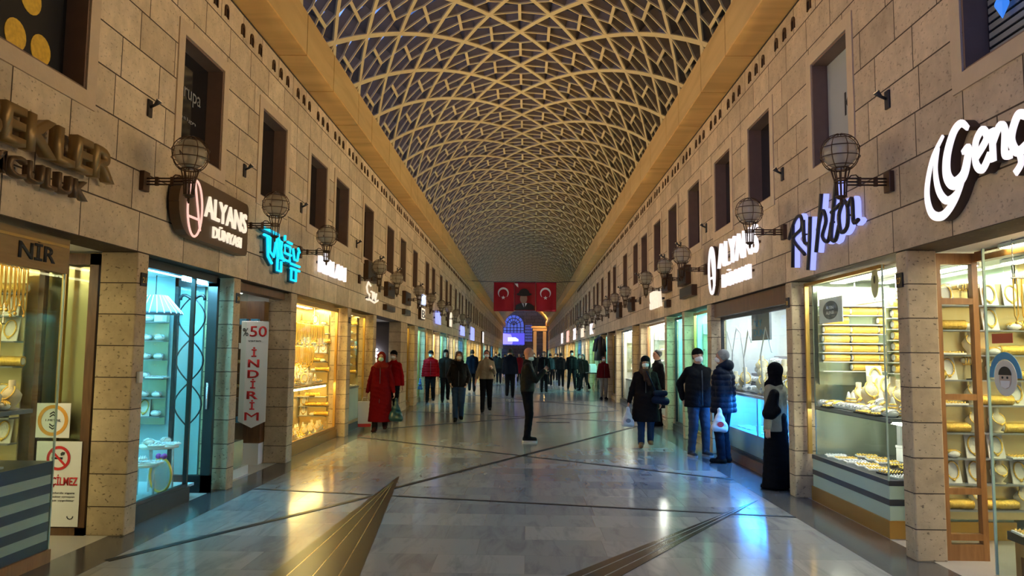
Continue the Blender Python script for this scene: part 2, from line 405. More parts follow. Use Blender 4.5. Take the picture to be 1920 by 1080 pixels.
upper_wall('wall_left', XL, 1, WINL, M['wall']); upper_wall('wall_right', XR, -1, WINR, M['wall_r'])
wn = [0]
def upper_window(X, s, y0, y1, near):
    wn[0] += 1
    r = link(D.objects.new('window_%d' % wn[0], None), kind='structure')
    e_ = .13; mb = MB(); xo = X + s*.014; xi = X - s*.0
    mb.box((xi, y0-e_, WZ0-e_), (xo, y1+e_, WZ0)); mb.box((xi, y0-e_, WZ1), (xo, y1+e_, WZ1+e_))
    mb.box((xi, y0-e_, WZ0), (xo, y0, WZ1)); mb.box((xi, y1, WZ0), (xo, y1+e_, WZ1))
    mb.build('surround', M['frame_stone'], r)
    xa, xb = X-s*.002, X-s*.19; t = .02
    mb = MB(); mb.box((xa, y0, WZ0), (xb, y0+t, WZ1)); mb.box((xa, y1-t, WZ0), (xb, y1, WZ1)); mb.box((xa, y0, WZ0), (xb, y1, WZ0+t)); mb.box((xa, y0, WZ1-t), (xb, y1, WZ1))
    mb.build('frame', M['brown'], r)
    mb = MB(); mb.box((X-s*.175, y0+t, WZ0+t), (X-s*.185, y1-t, WZ1-t)); mb.build('pane', M['darkglass'], r)
    if near and y1-y0 < 1.3:
        cbox('sash', (X-s*.165, y0+.3, WZ0+t), (X-s*.176, y0+.33, WZ1-t), M['dark'], r)
for k, (a, b) in enumerate(WINL): upper_window(XL, 1, a, b, k < 8)
for k, (a, b) in enumerate(WINR): upper_window(XR, -1, a, b, k < 8)

# cornice vents: arched rims in threes, dark plates painted for the shade inside
def vents(X, s, y0, ymax):
    mb = MB(); y = y0; st = .30
    T = MAT_L if s > 0 else MAT_R
    arch = [(-.052, -.07), (-.052, .03), (-.04, .062), (-.018, .08), (.018, .08), (.04, .062), (.052, .03), (.052, -.07)]
    inner = [(x*.55, y_*.62-.015) for x, y_ in arch]
    while y < ymax:
        for k in range(3):
            TT = at(T, (X, y+k*st, 5.50))
            for i in range(len(arch)):
                j = (i+1) % len(arch)
                if i == len(arch)-1: continue
                mb.m = 0
                q = [arch[i], arch[j], inner[j], inner[i]]
                mb.prism(q, .016, TT)
            mb.m = 1; mb.prism(inner, .003, TT)
        y += 1.10 + (.03 if rnd() > .5 else 0)
    mb.build('trim_%d' % (7 if s > 0 else 8), [M['bronze'], M['dark']], kind='structure')
vents(XL, 1, 4.4, 46); vents(XR, -1, 4.2, 46)
# wooden boxed beams at the springing of the vault
def beam(name, xw, xi, s):
    r = link(D.objects.new(name, None), kind='structure')
    y = YB; k = 0; L = 1.6
    ms, mf = MB(), MB(); g = .013
    while y < YE:
        L = (1.45, 1.75, 1.2, 1.9)[k % 4]; k += 1; y2 = min(y+L, YE)
        ms.box((xw-s*.5, y+g, ZTOP+.004), (xi, y2-g, ZTOP+.03))
        mf.box((xi, y+g, ZTOP+.03), (xi-s*.03, y2-g, 6.30))
        y = y2
    ms.build('soffit_panel', M['soffit'], r); mf.build('fascia_panel', M['fascia'], r)
    MB().box((xi-s*.035, YB, ZTOP+.035), (xw-s*.6, YE, 6.29)).build('core', M['bronze'], r)
beam('trim_9', XL, -3.07, 1); beam('trim_10', XR, 2.69, -1)
mb = MB(); mb.box((XL, YB, ZTOP-.012), (XL+.012, YE, ZTOP)); mb.box((XR, YB, ZTOP-.012), (XR-.012, YE, ZTOP)); struct('trim_11', mb, M['dark'])

# vaulted lattice
def vp(u, v, r=VR):
    a = math.radians(VA)*u
    return Vector((XC+r*math.sin(a), VY0+VL*v, VZ+r*math.cos(a)))
def vn(u): a = math.radians(VA)*u; return Vector((math.sin(a), 0, math.cos(a)))
UM = 3.5
def rib(mb, p, q, w, dep):
    (u0, v0), (u1, v1) = p, q
    if u0 < -UM-.01 or u0 > UM+.01 or u1 < -UM-.01 or u1 > UM+.01: return
    if VY0+VL*v0 > YE or VY0+VL*v0 < YB: return
    A, B = vp(u0, v0), vp(u1, v1); nA, nB = vn(u0), vn(u1)
    d = (B-A).normalized(); sA = d.cross(nA).normalized()*w/2; sB = d.cross(nB).normalized()*w/2
    A -= d*w*.3; B += d*w*.3
    t_ = .03
    mb.m = 0; mb.hexa([A-sA, A+sA, B+sB, B-sB, A-sA+nA*t_, A+sA+nA*t_, B+sB+nB*t_, B-sB+nB*t_])
    mb.m = 1; sA *= .7; sB *= .7; A += nA*t_; B += nB*t_
    mb.hexa([A-sA, A+sA, B+sB, B-sB, A-sA+nA*dep, A+sA+nA*dep, B+sB+nB*dep, B-sB+nB*dep])
mb = MB(); mb2 = MB()
k0, k1 = int((YB-VY0)/VL)-2, int((YE-VY0)/VL)+2
DEP = .19
for k in range(2*k0, 2*k1):
    v = k/2
    for j in range(-7, 8):
        u = j/2
        if (j+k) % 2 == 0:    # a node: main ribs go to (u+.5, v+.5) and (u-.5, v+.5)
            far = v*VL+VY0 > 45
            for du in (.5, -.5):
                if far: rib(mb, (u, v), (u+du, v+.5), .095, DEP)
                else:
                    rib(mb, (u, v), (u+du/2, v+.25), .095, DEP); rib(mb, (u+du/2, v+.25), (u+du, v+.5), .095, DEP)
        else:                 # centre of a diamond whose long axis runs along v
            rib(mb2, (u, v-.19), (u, v+.19), .06, DEP*.9)
            for du in (.5, -.5):
                rib(mb2, (u, v), (u+du, v), .036, DEP*.8)
                rib(mb2, (u, v+.19), (u+du/2, v+.25), .027, DEP*.8); rib(mb2, (u+du/2, v+.25), (u+du, v+.5-.19), .027, DEP*.8)
struct('ceiling', mb, [M['rib'], M['fin']]); struct('ceiling', mb2, [M['rib'], M['fin']])

# pillars
PL = [(-1.2, -.95), (2.5, 2.75), (6.67, 6.87), (8.92, 9.13), (11.12, 11.40), (14.70, 15.0), (17.2, 17.52), (21.0, 22.1), (23.6, 24.3), (26.0, 26.35), (27.9, 28.2)]
PR = [(-1.2, -.95), (2.6, 2.8), (6.22, 6.40), (8.93, 9.13), (12.83, 13.10), (15.0, 15.2), (16.88, 17.12), (20.7, 20.92), (22.2, 22.42), (26.3, 26.6), (29.0, 29.3)]
y = 30.3
while y < YE-2: PL.append((y, y+.32)); PR.append((y+1.6, y+1.9)); y += 2.75
def pillar(X, s, a, b):
    d = .34 if s > 0 else .25
    o = MB().box((X-s*.004, a, 0), (X-s*d, b, ZLIN-.001)).build('stone_pillar', M['pillar'], kind='structure')
    md = o.modifiers.new('bevel', 'BEVEL'); md.width = .012; md.segments = 2
    return o
for a, b in PL: pillar(XL, 1, a, b)
for a, b in PR: pillar(XR, -1, a, b)
# shop fronts: lintel soffit in plaster
mb = MB(); mb.box((XL-.34, YB, ZLIN+.001), (-6.4, YE, ZLIN+.12)); struct('ceiling', mb, M['panel_w'])
mb = MB(); mb.box((XR+.34, YB, ZLIN+.001), (6.1, YE, ZLIN+.12)); struct('ceiling', mb, M['panel_w'])
mb = MB(); mb.box((-6.4, YB, 0), (-6.5, YE, ZLIN+.12)); struct('wall_left', mb, M['panel_w'])
mb = MB(); mb.box((6.1, YB, 0), (6.2, YE, ZLIN+.12)); struct('wall_right', mb, M['panel_w'])

# end of the arcade
WX0, WX1 = -4.5, 1.0
mb = MB(); mb.box((-7, YE+2, 0), (7, YE+2.4, 9.5)); struct('wall_end', mb, M['end'])
M['bluewin'] = emit('blue_lit_glass', (.10, .16, .75), .5)
def lattice_window(cx, w, z0, z1, arched, idx):
    r = link(D.objects.new('window_%d' % idx, None), kind='structure')
    yy = YE+1.95; n = 14
    pts = [(-w/2, z0), (w/2, z0), (w/2, z1)]
    if arched: pts += [(w/2*math.cos(PI*k/n), z1+w/2*math.sin(PI*k/n)) for k in range(1, n)]
    pts += [(-w/2, z1)]
    MB().prism([(x, z) for x, z in pts], .03, at(MAT_F, (cx, yy, 0))).build('pane', M['bluewin'], r)
    mb = MB(); h = z1-z0; k = 0
    x = -w/2
    while x <= w/2+.01: mb.box((cx+x-.05, yy-.1, z0), (cx+x+.05, yy-.03, z1)); x += w/6
    z = z0
    while z <= z1+.01: mb.box((cx-w/2, yy-.1, z-.05), (cx+w/2, yy-.03, z+.05)); z += .45
    if arched:
        for rr in (1, .66, .33): mb.tube([(cx+w/2*rr*math.cos(PI*k/n), yy-.06, z1+w/2*rr*math.sin(PI*k/n)) for k in range(n+1)], .07, 5)
        for k in range(1, 7): mb.tube([(cx, yy-.06, z1), (cx+w/2*math.cos(PI*k/7), yy-.06, z1+w/2*math.sin(PI*k/7))], .045, 4)
    mb.build('frame', M['end'], r)
lattice_window(-1.94, 3.1, 3.0, 6.1, True, 901); lattice_window(-4.1, .9, 3.6, 6.1, False, 902); lattice_window(.3, 1.1, 3.6, 6.1, False, 903)
r = thing('led_screen', 'bright violet and blue advertising screen below the arched window at the end', 'screen', (-2.0, YE+1.7, 3.1))
cbox('housing', (-1.75, 0, 0), (1.75, .12, 1.85), M['black'], r)
MB().prism([(-1.7, .05), (1.7, .05), (1.7, 1.8), (-1.7, 1.8)], .02, MAT_F).build('screen', emit('screen_blue', (.10, .09, .75), .8), r)
MB().prism([(-1.65, .1), (-.15, .1), (.0, .7), (-.35, 1.6), (-1.65, 1.75)], .04, MAT_F).build('pale_shape', emit('screen_violet', (.40, .34, 1.0), .8), r)
MB().prism([(-.8, .55), (.8, .55), (.8, .85), (.35, 1.15), (-.8, 1.15)], .06, MAT_F).build('caption', emit('screen_white', (.75, .85, 1), .9), r)
r = thing('lit_gateway', 'warm floodlit stone gateway beside the arched window at the end', 'gate', (1.95, YE-6, 0))
mb = MB(); mb.box((-1.0, 0, 0), (-.55, .5, 5.0)); mb.box((.35, 0, 0), (.8, .5, 5.0)); mb.box((-1.1, -.1, 5.0), (.9, .6, 5.4)); mb.build('piers', M['frame_stone'], r)
mb = MB(); mb.box((-1.3, -.2, 5.4), (.95, .7, 5.65)); mb.build('cornice_block', M['frame_stone'], r)

# ---------------------------------------------------------------- lights on the stone walls
def lamp_light(name, loc, col, power, radius=.06):
    l = D.lights.new(name, 'POINT'); l.energy = power; l.color = col; l.shadow_soft_size = radius
    return link(D.objects.new(name, l), None, loc, kind='helper')
def spotl(name, loc, target, col, power, size=150, radius=.08):
    l = D.lights.new(name, 'SPOT'); l.energy = power; l.color = col; l.spot_size = math.radians(size); l.spot_blend = 1; l.shadow_soft_size = radius
    o = link(D.objects.new(name, l), None, loc, kind='helper')
    o.rotation_euler = (Vector(target)-Vector(loc)).to_track_quat('-Z', 'Y').to_euler(); return o

# wall lanterns: plate, arm, basket, cage, globe
def make_lantern():
    r = thing('wall_lantern', '', 'wall lamp')     # origin at the wall, arm runs along +X
    cbox('wall_plate', (0, -.055, -.09), (.045, .055, .09), M['bronze'], r, .006)
    mb = MB()
    for dz in (-.028, 0, .028): mb.tube([(.04, 0, dz), (.38, 0, dz)], .008, 6)
    mb.box((.12, -.012, -.04), (.15, .012, .04)); mb.box((.26, -.012, -.04), (.29, .012, .04))
    mb.tube([(.27, 0, .03), (.3, 0, .06), (.34, 0, .055), (.36, 0, .03)], .006, 5)
    mb.build('arm', M['bronze'], r)
    mb = MB(); cx = .43
    for k in range(10):
        a = 2*PI*k/10; c_, s_ = math.cos(a), math.sin(a)
        mb.tube([(cx+.042*c_, s_*.042, -.13), (cx+.05*c_, s_*.05, 0), (cx+.078*c_, s_*.078, .11)], .0055, 5)
    for rr, h in ((.044, -.13), (.052, 0), (.052, .02), (.078, .11)):
        mb.tube([(cx+rr*math.cos(2*PI*k/18), rr*math.sin(2*PI*k/18), h) for k in range(18)], .007, 5, closed=True)
    mb.lathe([(.03, -.15), (.042, -.13), (.03, -.12)], (cx, 0, 0), 12); mb.lathe([(.006, -.20), (.014, -.175), (.014, -.15)], (cx, 0, 0), 8)
    mb.build('basket', M['bronze'], r)
    gz = .25; R = .165
    mb = MB()
    for k in range(8):
        a = 2*PI*k/8
        mb.tube([(cx+R*math.sin(t)*math.cos(a), R*math.sin(t)*math.sin(a), gz-R*math.cos(t)) for t in [PI*(.14+.86*i/12) for i in range(13)]], .0042, 4)
    for t in (.25, .42, .58, .74):
        rr = R*math.sin(PI*t); mb.tube([(cx+rr*math.cos(2*PI*k/24), rr*math.sin(2*PI*k/24), gz-R*math.cos(PI*t)) for k in range(24)], .0042, 4, closed=True)
    mb.tube([(cx, -.16, gz-.04), (cx, -.215, gz-.02), (cx, -.20, gz-.05)], .006, 4)
    mb.build('cage', M['bronze'], r)
    MB().ball((cx, 0, gz+.005), .142, 20, 12).build('globe', M['globe'], r)
    MB().lathe([(.05, 0), (.055, .02), (.03, .07), (.028, .12), (.02, .15), (.004, .165)], (cx, 0, gz-.13), 12).build('bulb', plain('opal_bulb', (.62, .55, .42), .3), r)
    return r
YLL = [6.66, 9.0, 11.37, 15.5, 17.65, 21.3, 24.0, 27.0, 29.4, 32.5, 36, 39.5]
YLR = [6.41, 9.06, 13.05, 14.7, 17.0, 20.6, 23.0, 25.3, 28.5, 31.0, 34.0, 37.0, 40.0]
proto = make_lantern(); first = True
lab_l = {6.66: 'wall lantern mounted above the near end of the brown oval emblem sign', 9.0: 'wall lantern between the brown oval emblem sign and the cyan script sign', 11.37: 'wall lantern between the cyan sign and the white rounded letters'}
lab_r = {6.41: 'wall lantern mounted just above the blue backlit script sign', 9.06: 'wall lantern overlapping the last letter of the white emblem sign', 13.05: 'wall lantern on the wall just past the white oval emblem'}
for k, yy in enumerate(YLL):
    lb = lab_l.get(yy, '%s caged globe wall lantern along the wall of the cyan sign' % ORD[k])
    if first: o = proto; o.location = (XL, yy, 3.13); o['label'] = lb; o['group'] = 'wall lanterns'; first = False
    else: o = copy_tree(proto, (XL, yy, 3.13), None, lb, 'wall lanterns')
for k, yy in enumerate(YLR):
    copy_tree(proto, (XR, yy, 3.10), (0, 0, PI), lab_r.get(yy, '%s caged globe wall lantern along the wall of the blue script sign' % ORD[k]), 'wall lanterns')

# small black wall floodlights
def make_flood():
    r = thing('wall_floodlight', '', 'floodlight')
    cbox('back_plate', (0, -.03, -.09), (.02, .045, .07), M['dark'], r, .004)
    MB().tube([(.015, 0, .0), (.06, 0, .02), (.10, 0, .06)], [.014, .014, .03], 8).build('spot_head', M['dark'], r)
    MB().tube([(.1005, 0, .0605), (.102, 0, .063)], .026, 10).build('lens', emit('flood_lens', (1, .72, .4), .6), r)
    return r
fp = make_flood(); first = True
FL = [4.35, 6.70, 9.05, 11.4, 15.2, 17.7, 20.1, 24.5, 28, 33, 38, 44, 50, 57, 65, 74, 84, 95]
FR = [4.1, 6.42, 9.11, 13.02, 15.2, 17.0, 20.9, 25, 29, 34, 39, 45, 51, 58, 66, 75, 85, 96]
fname = {'L': {6.70: 'small black wall floodlight above the brown oval emblem sign', 9.05: 'small black wall floodlight above the cyan script sign', 11.4: 'small black wall floodlight above the white rounded letters'},
         'R': {6.42: 'small black wall floodlight above the blue backlit script sign', 9.11: 'small black wall floodlight above the white emblem lettering', 13.02: 'small black wall floodlight past the white oval emblem'}}
for side, lst in (('L', FL), ('R', FR)):
    for k, yy in enumerate(lst):
        X = XL if side == 'L' else XR; s = 1 if side == 'L' else -1
        if yy < 48:
            lb = fname[side].get(yy, '%s black wall floodlight along the wall with the %s' % (ORD[k], 'cyan sign' if side == 'L' else 'blue script sign'))
            if first: o = fp; o.location = (X, yy, 3.83); o['label'] = lb; o['group'] = 'wall floodlights'; first = False
            else: copy_tree(fp, (X, yy, 3.83), (0, 0, 0 if s > 0 else PI), lb, 'wall floodlights')
        gap = (lst[k+1]-yy) if k+1 < len(lst) else 10
        dim = 1 if yy < 22 else max(.12, 1-(yy-18)/32)
        spotl('floodlight_beam', (X+s*.13, yy, 3.92), (X+s*6, yy+.3, 6.6), (1, .74, .43) if yy < 40 else (.7, .6, .55), 60*gap**.9*dim, 128, .05)
spotl('gateway_light', (2.1, YE-8.5, .4), (2.2, YE-6, 5), (1, .6, .2), 200, 120)
lamp_light('gateway_lamp', (2.3, YE-7.5, 6.6), (1, .5, .15), 200, .3)
# ================================================================ SHOPS
LIGHTS = dict(warm=(1, .80, .45), gold=(1, .71, .24), white=(1, .95, .84), cool=(.80, .90, 1), cyan=(.20, .70, 1), teal=(.35, 1, .82), dim=(1, .75, .5), blue=(.03, .30, 1))
EM = {k: v for k, v in LIGHTS.items()}
emc = {}
def light_mat(c, s):
    if (c, s) not in emc: emc[(c, s)] = emit('lamp_%s_%g' % (c, s), EM[c], s)
    return emc[(c, s)]
def PX(side, d): return XL-d if side == 'L' else XR+d
def sbox(mb, side, d0, y0, z0, d1, y1, z1): return mb.box((PX(side, d0), y0, z0), (PX(side, d1), y1, z1))
stripn = {}
def strip_light(side, d, y0, y1, z, col, s, wdt=.10, shop='shop'):
    k = stripn.get((side, shop), 0); stripn[(side, shop)] = k+1
    ym = (y0+y1)/2; L = (y1-y0)/2
    r = thing('ceiling_light', '%s strip light %s of %s' % ({'warm': 'warm white', 'gold': 'golden', 'white': 'white', 'cool': 'cool white', 'cyan': 'cyan', 'teal': 'teal', 'dim': 'dim warm', 'blue': 'blue'}[col], ('over the front', 'over the middle', 'over the rear')[min(k, 2)], shop), 'ceiling light', (PX(side, d), ym, z), 0, 'shop ceiling lights')
    MB().box((-wdt/2-.01, -L, 0), (wdt/2+.01, L, .03)).build('housing', M['panel_w'], r)
    MB().box((-wdt/2, -L+.01, -.006), (wdt/2, L-.01, 0)).build('diffuser', light_mat(col, s), r)
PART = {}
def partition(side, y, depth, mat, d0=.36, th=.08):
    mb = MB(); sbox(mb, side, d0, y, 0, depth, y+th, ZLIN); struct('wall_shop', mb, mat)
def backwall(side, y0, y1, depth, mat):
    mb = MB(); sbox(mb, side, depth, y0, 0, depth+.06, y1, ZLIN); struct('wall_shop', mb, mat)
wn2 = [100]
def shop_window(side, y0, y1, z0, z1, d, fmat, fw=.05, mull=(), sideglass=None, sill=None, corner='near'):
    wn2[0] += 1; r = link(D.objects.new('window_%d' % wn2[0], None), kind='structure')
    mb = MB(); t = .045
    def fr(a, b, c, e_): sbox(mb, side, d-t/2, a, c, d+t/2, b, e_)
    if corner == 'near': fr(y1-fw, y1, z0, z1)
    fr(y0, y1, z1-fw, z1)
    if z0 < .3 and sill is None: fr(y0, y1, z0, z0+fw)
    if sideglass is None: fr(y0, y0+fw, z0, z1)
    for m_ in mull: fr(m_-fw/2, m_+fw/2, z0, z1)
    mb.build('frame', fmat, r)
    mb = MB(); sbox(mb, side, d-.004, y0+.002, z0+.01, d+.004, y1-fw/2, z1-.01)
    ys = y0 if corner == 'near' else y1
    if sideglass: sbox(mb, side, d, ys-.004, z0+.01, d+sideglass, ys+.004, z1-.01)
    mb.build('pane', M['glass'], r)
    if sideglass: mb = MB(); sbox(mb, side, d-.006, ys-.007, z0, d+.006, ys+.007, z1); mb.build('corner_joint', M['mint'], r)
    return r

# ---- jewellery
FAC = {}; OFF = set()
def fac_pillow(metal):
    def f():
        r = thing('jewellery_cushion', '', 'jewellery')
        MB().ball((0, 0, .032), .06, 10, 6, (1, .8, .52)).build('cushion', M['white'], r)
        mb = MB()
        for k in (-1, 0, 1): mb.tube([(.052*math.sin(a)+0, k*.022+.004*math.sin(a*3), .034+.034*math.cos(a)) for a in [PI*(-.45+.9*i/8) for i in range(9)]], .006, 5)
        mb.build('bracelet', M[metal], r); return r
    return f
def fac_bust():
    r = thing('necklace_bust', '', 'jewellery')
    MB().lathe([(.05, 0), (.055, .01), (.028, .02), (.062, .07), (.07, .11), (.045, .145), (.022, .165), (.024, .215), (.02, .22)], n=14).build('bust', M['cream'], r)
    mb = MB(); mb.tube([(.052*math.sin(a), -.035-.035*math.cos(a)*1, .13-.05*math.cos(a)) for a in [2*PI*i/16 for i in range(16)]], .005, 5, closed=True)
    mb.ball((0, -.075, .078), .013, 8, 6); mb.build('necklace', M['gold'], r); return r
def fac_cone():
    r = thing('bracelet_cone', '', 'jewellery')
    MB().lathe([(.055, 0), (.012, .17), (.003, .18)], n=12).build('cone', M['white'], r)
    mb = MB()
    for h in (.02, .05, .08, .11): 
        rr = .058-.043*h/.17; mb.tube([(rr*math.cos(2*PI*k/14), rr*math.sin(2*PI*k/14), h) for k in range(14)], .006, 5, closed=True)
    mb.build('bangles', M['gold'], r); return r
def fac_tray(base, dots):
    def f():
        r = thing('ring_tray', '', 'ring tray')
        cbox('tray', (-.11, -.08, 0), (.11, .08, .016), M[base], r, .003)
        mb = MB()
        for i in range(7):
            for j in range(4): mb.ball((-.09+i*.03, -.058+j*.038, .022), .009, 5, 4, (1, 1, 1.1))
        mb.build('rings', M[dots], r); return r
    return f
def fac_roll():
    r = thing('bangle_roll', '', 'bangle roll')
    MB().lathe([(.012, -.15), (.03, -.146), (.03, .146), (.012, .15)], (0, 0, .045), 10, 'X').build('core', M['white'], r)
    pr = []
    x = -.135
    while x < .135: pr += [(.036, x), (.045, x+.004), (.045, x+.010), (.036, x+.0135)]; x += .015
    MB().lathe([(.03, -.137)]+pr+[(.03, .139)], (0, 0, .045), 14, 'X').build('bangles', M['gold'], r); return r
def fac_chain():
    r = thing('hanging_necklace', '', 'necklace')
    mb = MB(); mb.tube([(-.011, 0, 0), (-.014, 0, -.12), (-.012, 0, -.27), (0, 0, -.31), (.012, 0, -.27), (.014, 0, -.12), (.011, 0, 0)], .0058, 4)
    mb.tube([(-.011, 0, 0), (0, 0, .012), (.011, 0, 0)], .003, 4)
    mb.build('chain', M['goldm'], r)
    MB().ball((0, 0, -.325), .013, 6, 5).build('pendant', M['gold'], r); return r
def fac_box(col):
    def f():
        r = thing('gift_box', '', 'box')
        cbox('box', (-.05, -.05, 0), (.05, .05, .07), M[col], r, .004)
        cbox('lid', (-.053, -.053, .07), (.053, .053, .085), M[col], r, .004); return r
    return f
def fac_tbar():
    r = thing('bracelet_stand', '', 'jewellery stand')
    MB().lathe([(.045, 0), (.045, .01), (.008, .014), (.008, .16)], n=10).build('post', M['dark'], r)
    MB().lathe([(.015, -.09), (.022, -.08), (.022, .08), (.015, .09)], (0, 0, .17), 10, 'X').build('bar', M['cream'], r)
    mb = MB()
    for k in range(6):
        x = -.065+k*.026; mb.tube([(x, .03*math.cos(a), .165+.034*math.sin(a)) for a in [2*PI*i/12 for i in range(12)]], .0048, 5, closed=True)
    mb.build('bangles', M['gold'], r); return r
def fac_set():
    r = thing('necklace_set', '', 'jewellery')
    MB().hexa([(-.072, .0, 0), (.072, .0, 0), (.072, .012, 0), (-.072, .012, 0), (-.065, .05, .2), (.065, .05, .2), (.065, .062, .2), (-.065, .062, .2)]).build('display_board', M['white'], r)
    mb = MB(); mb.tube([(.05*math.sin(a), .019+.019*math.cos(a), .11+.075*math.cos(a)) for a in [2*PI*i/18 for i in range(18)]], .007, 5, closed=True)
    mb.ball((0, .002, .03), .016, 8, 6); mb.build('necklace', M['gold'], r); return r
FACF = dict(gold_cushion=fac_pillow('gold'), silver_cushion=fac_pillow('silver'), bust=fac_bust, cone=fac_cone, tray=fac_tray('white', 'gold'), silver_tray=fac_tray('white', 'silver'),
            black_tray=fac_tray('dark', 'gold'), roll=fac_roll, chain=fac_chain, blue_box=fac_box('blueink'), white_box=fac_box('paper'), tbar=fac_tbar, set=fac_set)
NOUN = dict(gold_cushion='white cushion wrapped in gold bracelets', silver_cushion='white cushion wrapped in silver bracelets', bust='cream bust wearing a gold necklace', cone='white cone stacked with gold bangles',
            tray='white tray of gold rings', silver_tray='white tray of silver rings', black_tray='black tray of gold rings', roll='roll of gold bangles', chain='hanging gold chain necklace',
            blue_box='small blue gift box', white_box='small white gift box', tbar='bar stand of gold bangles', set='white board with a gold necklace set')
def place(kind, loc, rz, where):
    lb = NOUN[kind]+' '+where; gp = lb
    if len(lb.split()) > 16: OFF.add(lb)
    if kind not in FAC:
        FAC[kind] = FACF[kind](); o = FAC[kind]; o.location = loc; o.rotation_euler = (0, 0, rz); o['label'] = lb; o['group'] = gp
        return o
    c = copy_tree(FAC[kind], loc, (0, 0, rz), lb, gp); c.scale = (1, 1, 1); return c
def deck(side, y0, y1, d0, d1, z, kinds, where, step=.15, slope=0, tiers=1, skip=.05, sc=1):
    """goods set out in rows on a shelf; tiers of low steps rising to the back when slope > 0"""
    ny = max(1, int((y1-y0)/step)); nd = max(1, int((d1-d0)/step))
    for i in range(nd):
        for j in range(ny):
            if rnd() < skip: continue
            k = kinds[int(rnd()*len(kinds))]
            dd = d0+(i+.5)*(d1-d0)/nd; yy = y0+(j+.5)*(y1-y0)/ny
            j_ = (rnd()-.5)*.02
            o_ = place(k, (PX(side, dd+j_), yy+(rnd()-.5)*.02, z+slope*i), (rnd()-.5)*.5, where)
            o_.scale = (sc, sc, sc*(.85+.4*rnd()) if sc > 1 else 1)
def steps(name, side, y0, y1, d0, d1, z, n, rise, mat, label):
    """stepped display bed"""
    r = thing(name, label, 'display stand', (PX(side, (d0+d1)/2), (y0+y1)/2, z))
    s = 1 if side == 'L' else -1; w_ = (d1-d0)/n
    for k in range(n):
        a = -s*(d0+k*w_-(d0+d1)/2); b = -s*(d1-(d0+d1)/2)
        if k == 0: MB().box((a, -(y1-y0)/2, 0), (b, (y1-y0)/2, .012)).build('board', mat, r)
        else: MB().box((a, -(y1-y0)/2, .012+rise*(k-1)), (b, (y1-y0)/2, .012+rise*k)).build('step', mat, r)
def chain_rack(side, y0, y1, d, z, where, step=.075, axis='Y', n=None, sc=1):
    r = thing('necklace_rack', 'thin rail of hanging necklaces '+where, 'rack', (PX(side, d), y0, z))
    if axis == 'Y':
        L = y1-y0; MB().tube([(0, 0, 0), (0, L, 0)], .007, 6).build('rail', M['silver'], r)
        mb = MB(); mb.tube([(0, .02, 0), (0, .02, ZLIN-z)], .004, 4); mb.tube([(0, L-.02, 0), (0, L-.02, ZLIN-z)], .004, 4); mb.build('hanger', M['silver'], r)
        k = 0; y = y0+.03
        while y < y1-.02: place('chain', (PX(side, d), y, z-.004), rnd()*.6-.3, where).scale = (sc, sc, .8+.4*rnd()); y += step
    else:
        s = -1 if side == 'L' else 1
        L = n*step; MB().tube([(0, 0, 0), (s*L, 0, 0)], .007, 6).build('rail', M['silver'], r)
        mb = MB(); mb.tube([(s*.02, 0, 0), (s*.02, 0, ZLIN-z)], .004, 4); mb.tube([(s*L-s*.02, 0, 0), (s*L-s*.02, 0, ZLIN-z)], .004, 4); mb.build('hanger', M['silver'], r)
        for k in range(n): place('chain', (PX(side, d)+s*(k+.5)*step, y0, z-.004), rnd()*.5-.25, where)
def wall_shelves(side, y, d0, d1, zs, kinds, where, label, per=.34, mat='glassshelf', skip=.0):
    """shelves fixed to the partition that faces the street entrance end"""
    r = thing('wall_shelf_unit', label, 'shelf unit', (PX(side, (d0+d1)/2), y, 0))
    h = (d1-d0)/2
    MB().box((-h, -.015, zs[0]-.1), (h, 0, zs[-1]+.2)).build('back_panel', M['panel_y'] if 'gold' in label else M['panel_g'], r)
    for z in zs:
        MB().box((-h, -.14, z-.012), (h, -.015, z)).build('shelf', M['grey'], r)
        n = max(1, int((d1-d0)/per))
        for k in range(n):
            if rnd() < skip: continue
            kd = kinds[int(rnd()*len(kinds))]
            place(kd, (PX(side, d0+(k+.5)*(d1-d0)/n), y-.078, z+.0005), (rnd()-.5)*.1, where)
def counter(side, y0, y1, d0, d1, layers, label, name='display_counter', plinth=None):
    r = thing(name, label, 'display counter', (PX(side, (d0+d1)/2), (y0+y1)/2, 0))
    h = (d1-d0)/2; L = (y1-y0)/2; z = 0; 
    for k, (nm, t, mt, ins) in enumerate(layers):
        MB().box((-h+ins, -L+ins, z), (h-ins, L-ins, z+t)).build(nm, M[mt], r); z += t
    return z
def shelf(side, y0, y1, d0, d1, z, mat, label, th=.03, brackets=True):
    r = thing('display_shelf', label, 'shelf', (PX(side, (d0+d1)/2), (y0+y1)/2, z))
    h = (d1-d0)/2; L = (y1-y0)/2
    MB().box((-h, -L, -th), (h, L, 0)).build('board', M[mat], r)
    MB().box((-h, -L, -th-.012), (-h+.015, L, -th)).build('edge_strip', M['darkstripe'], r)
    return r

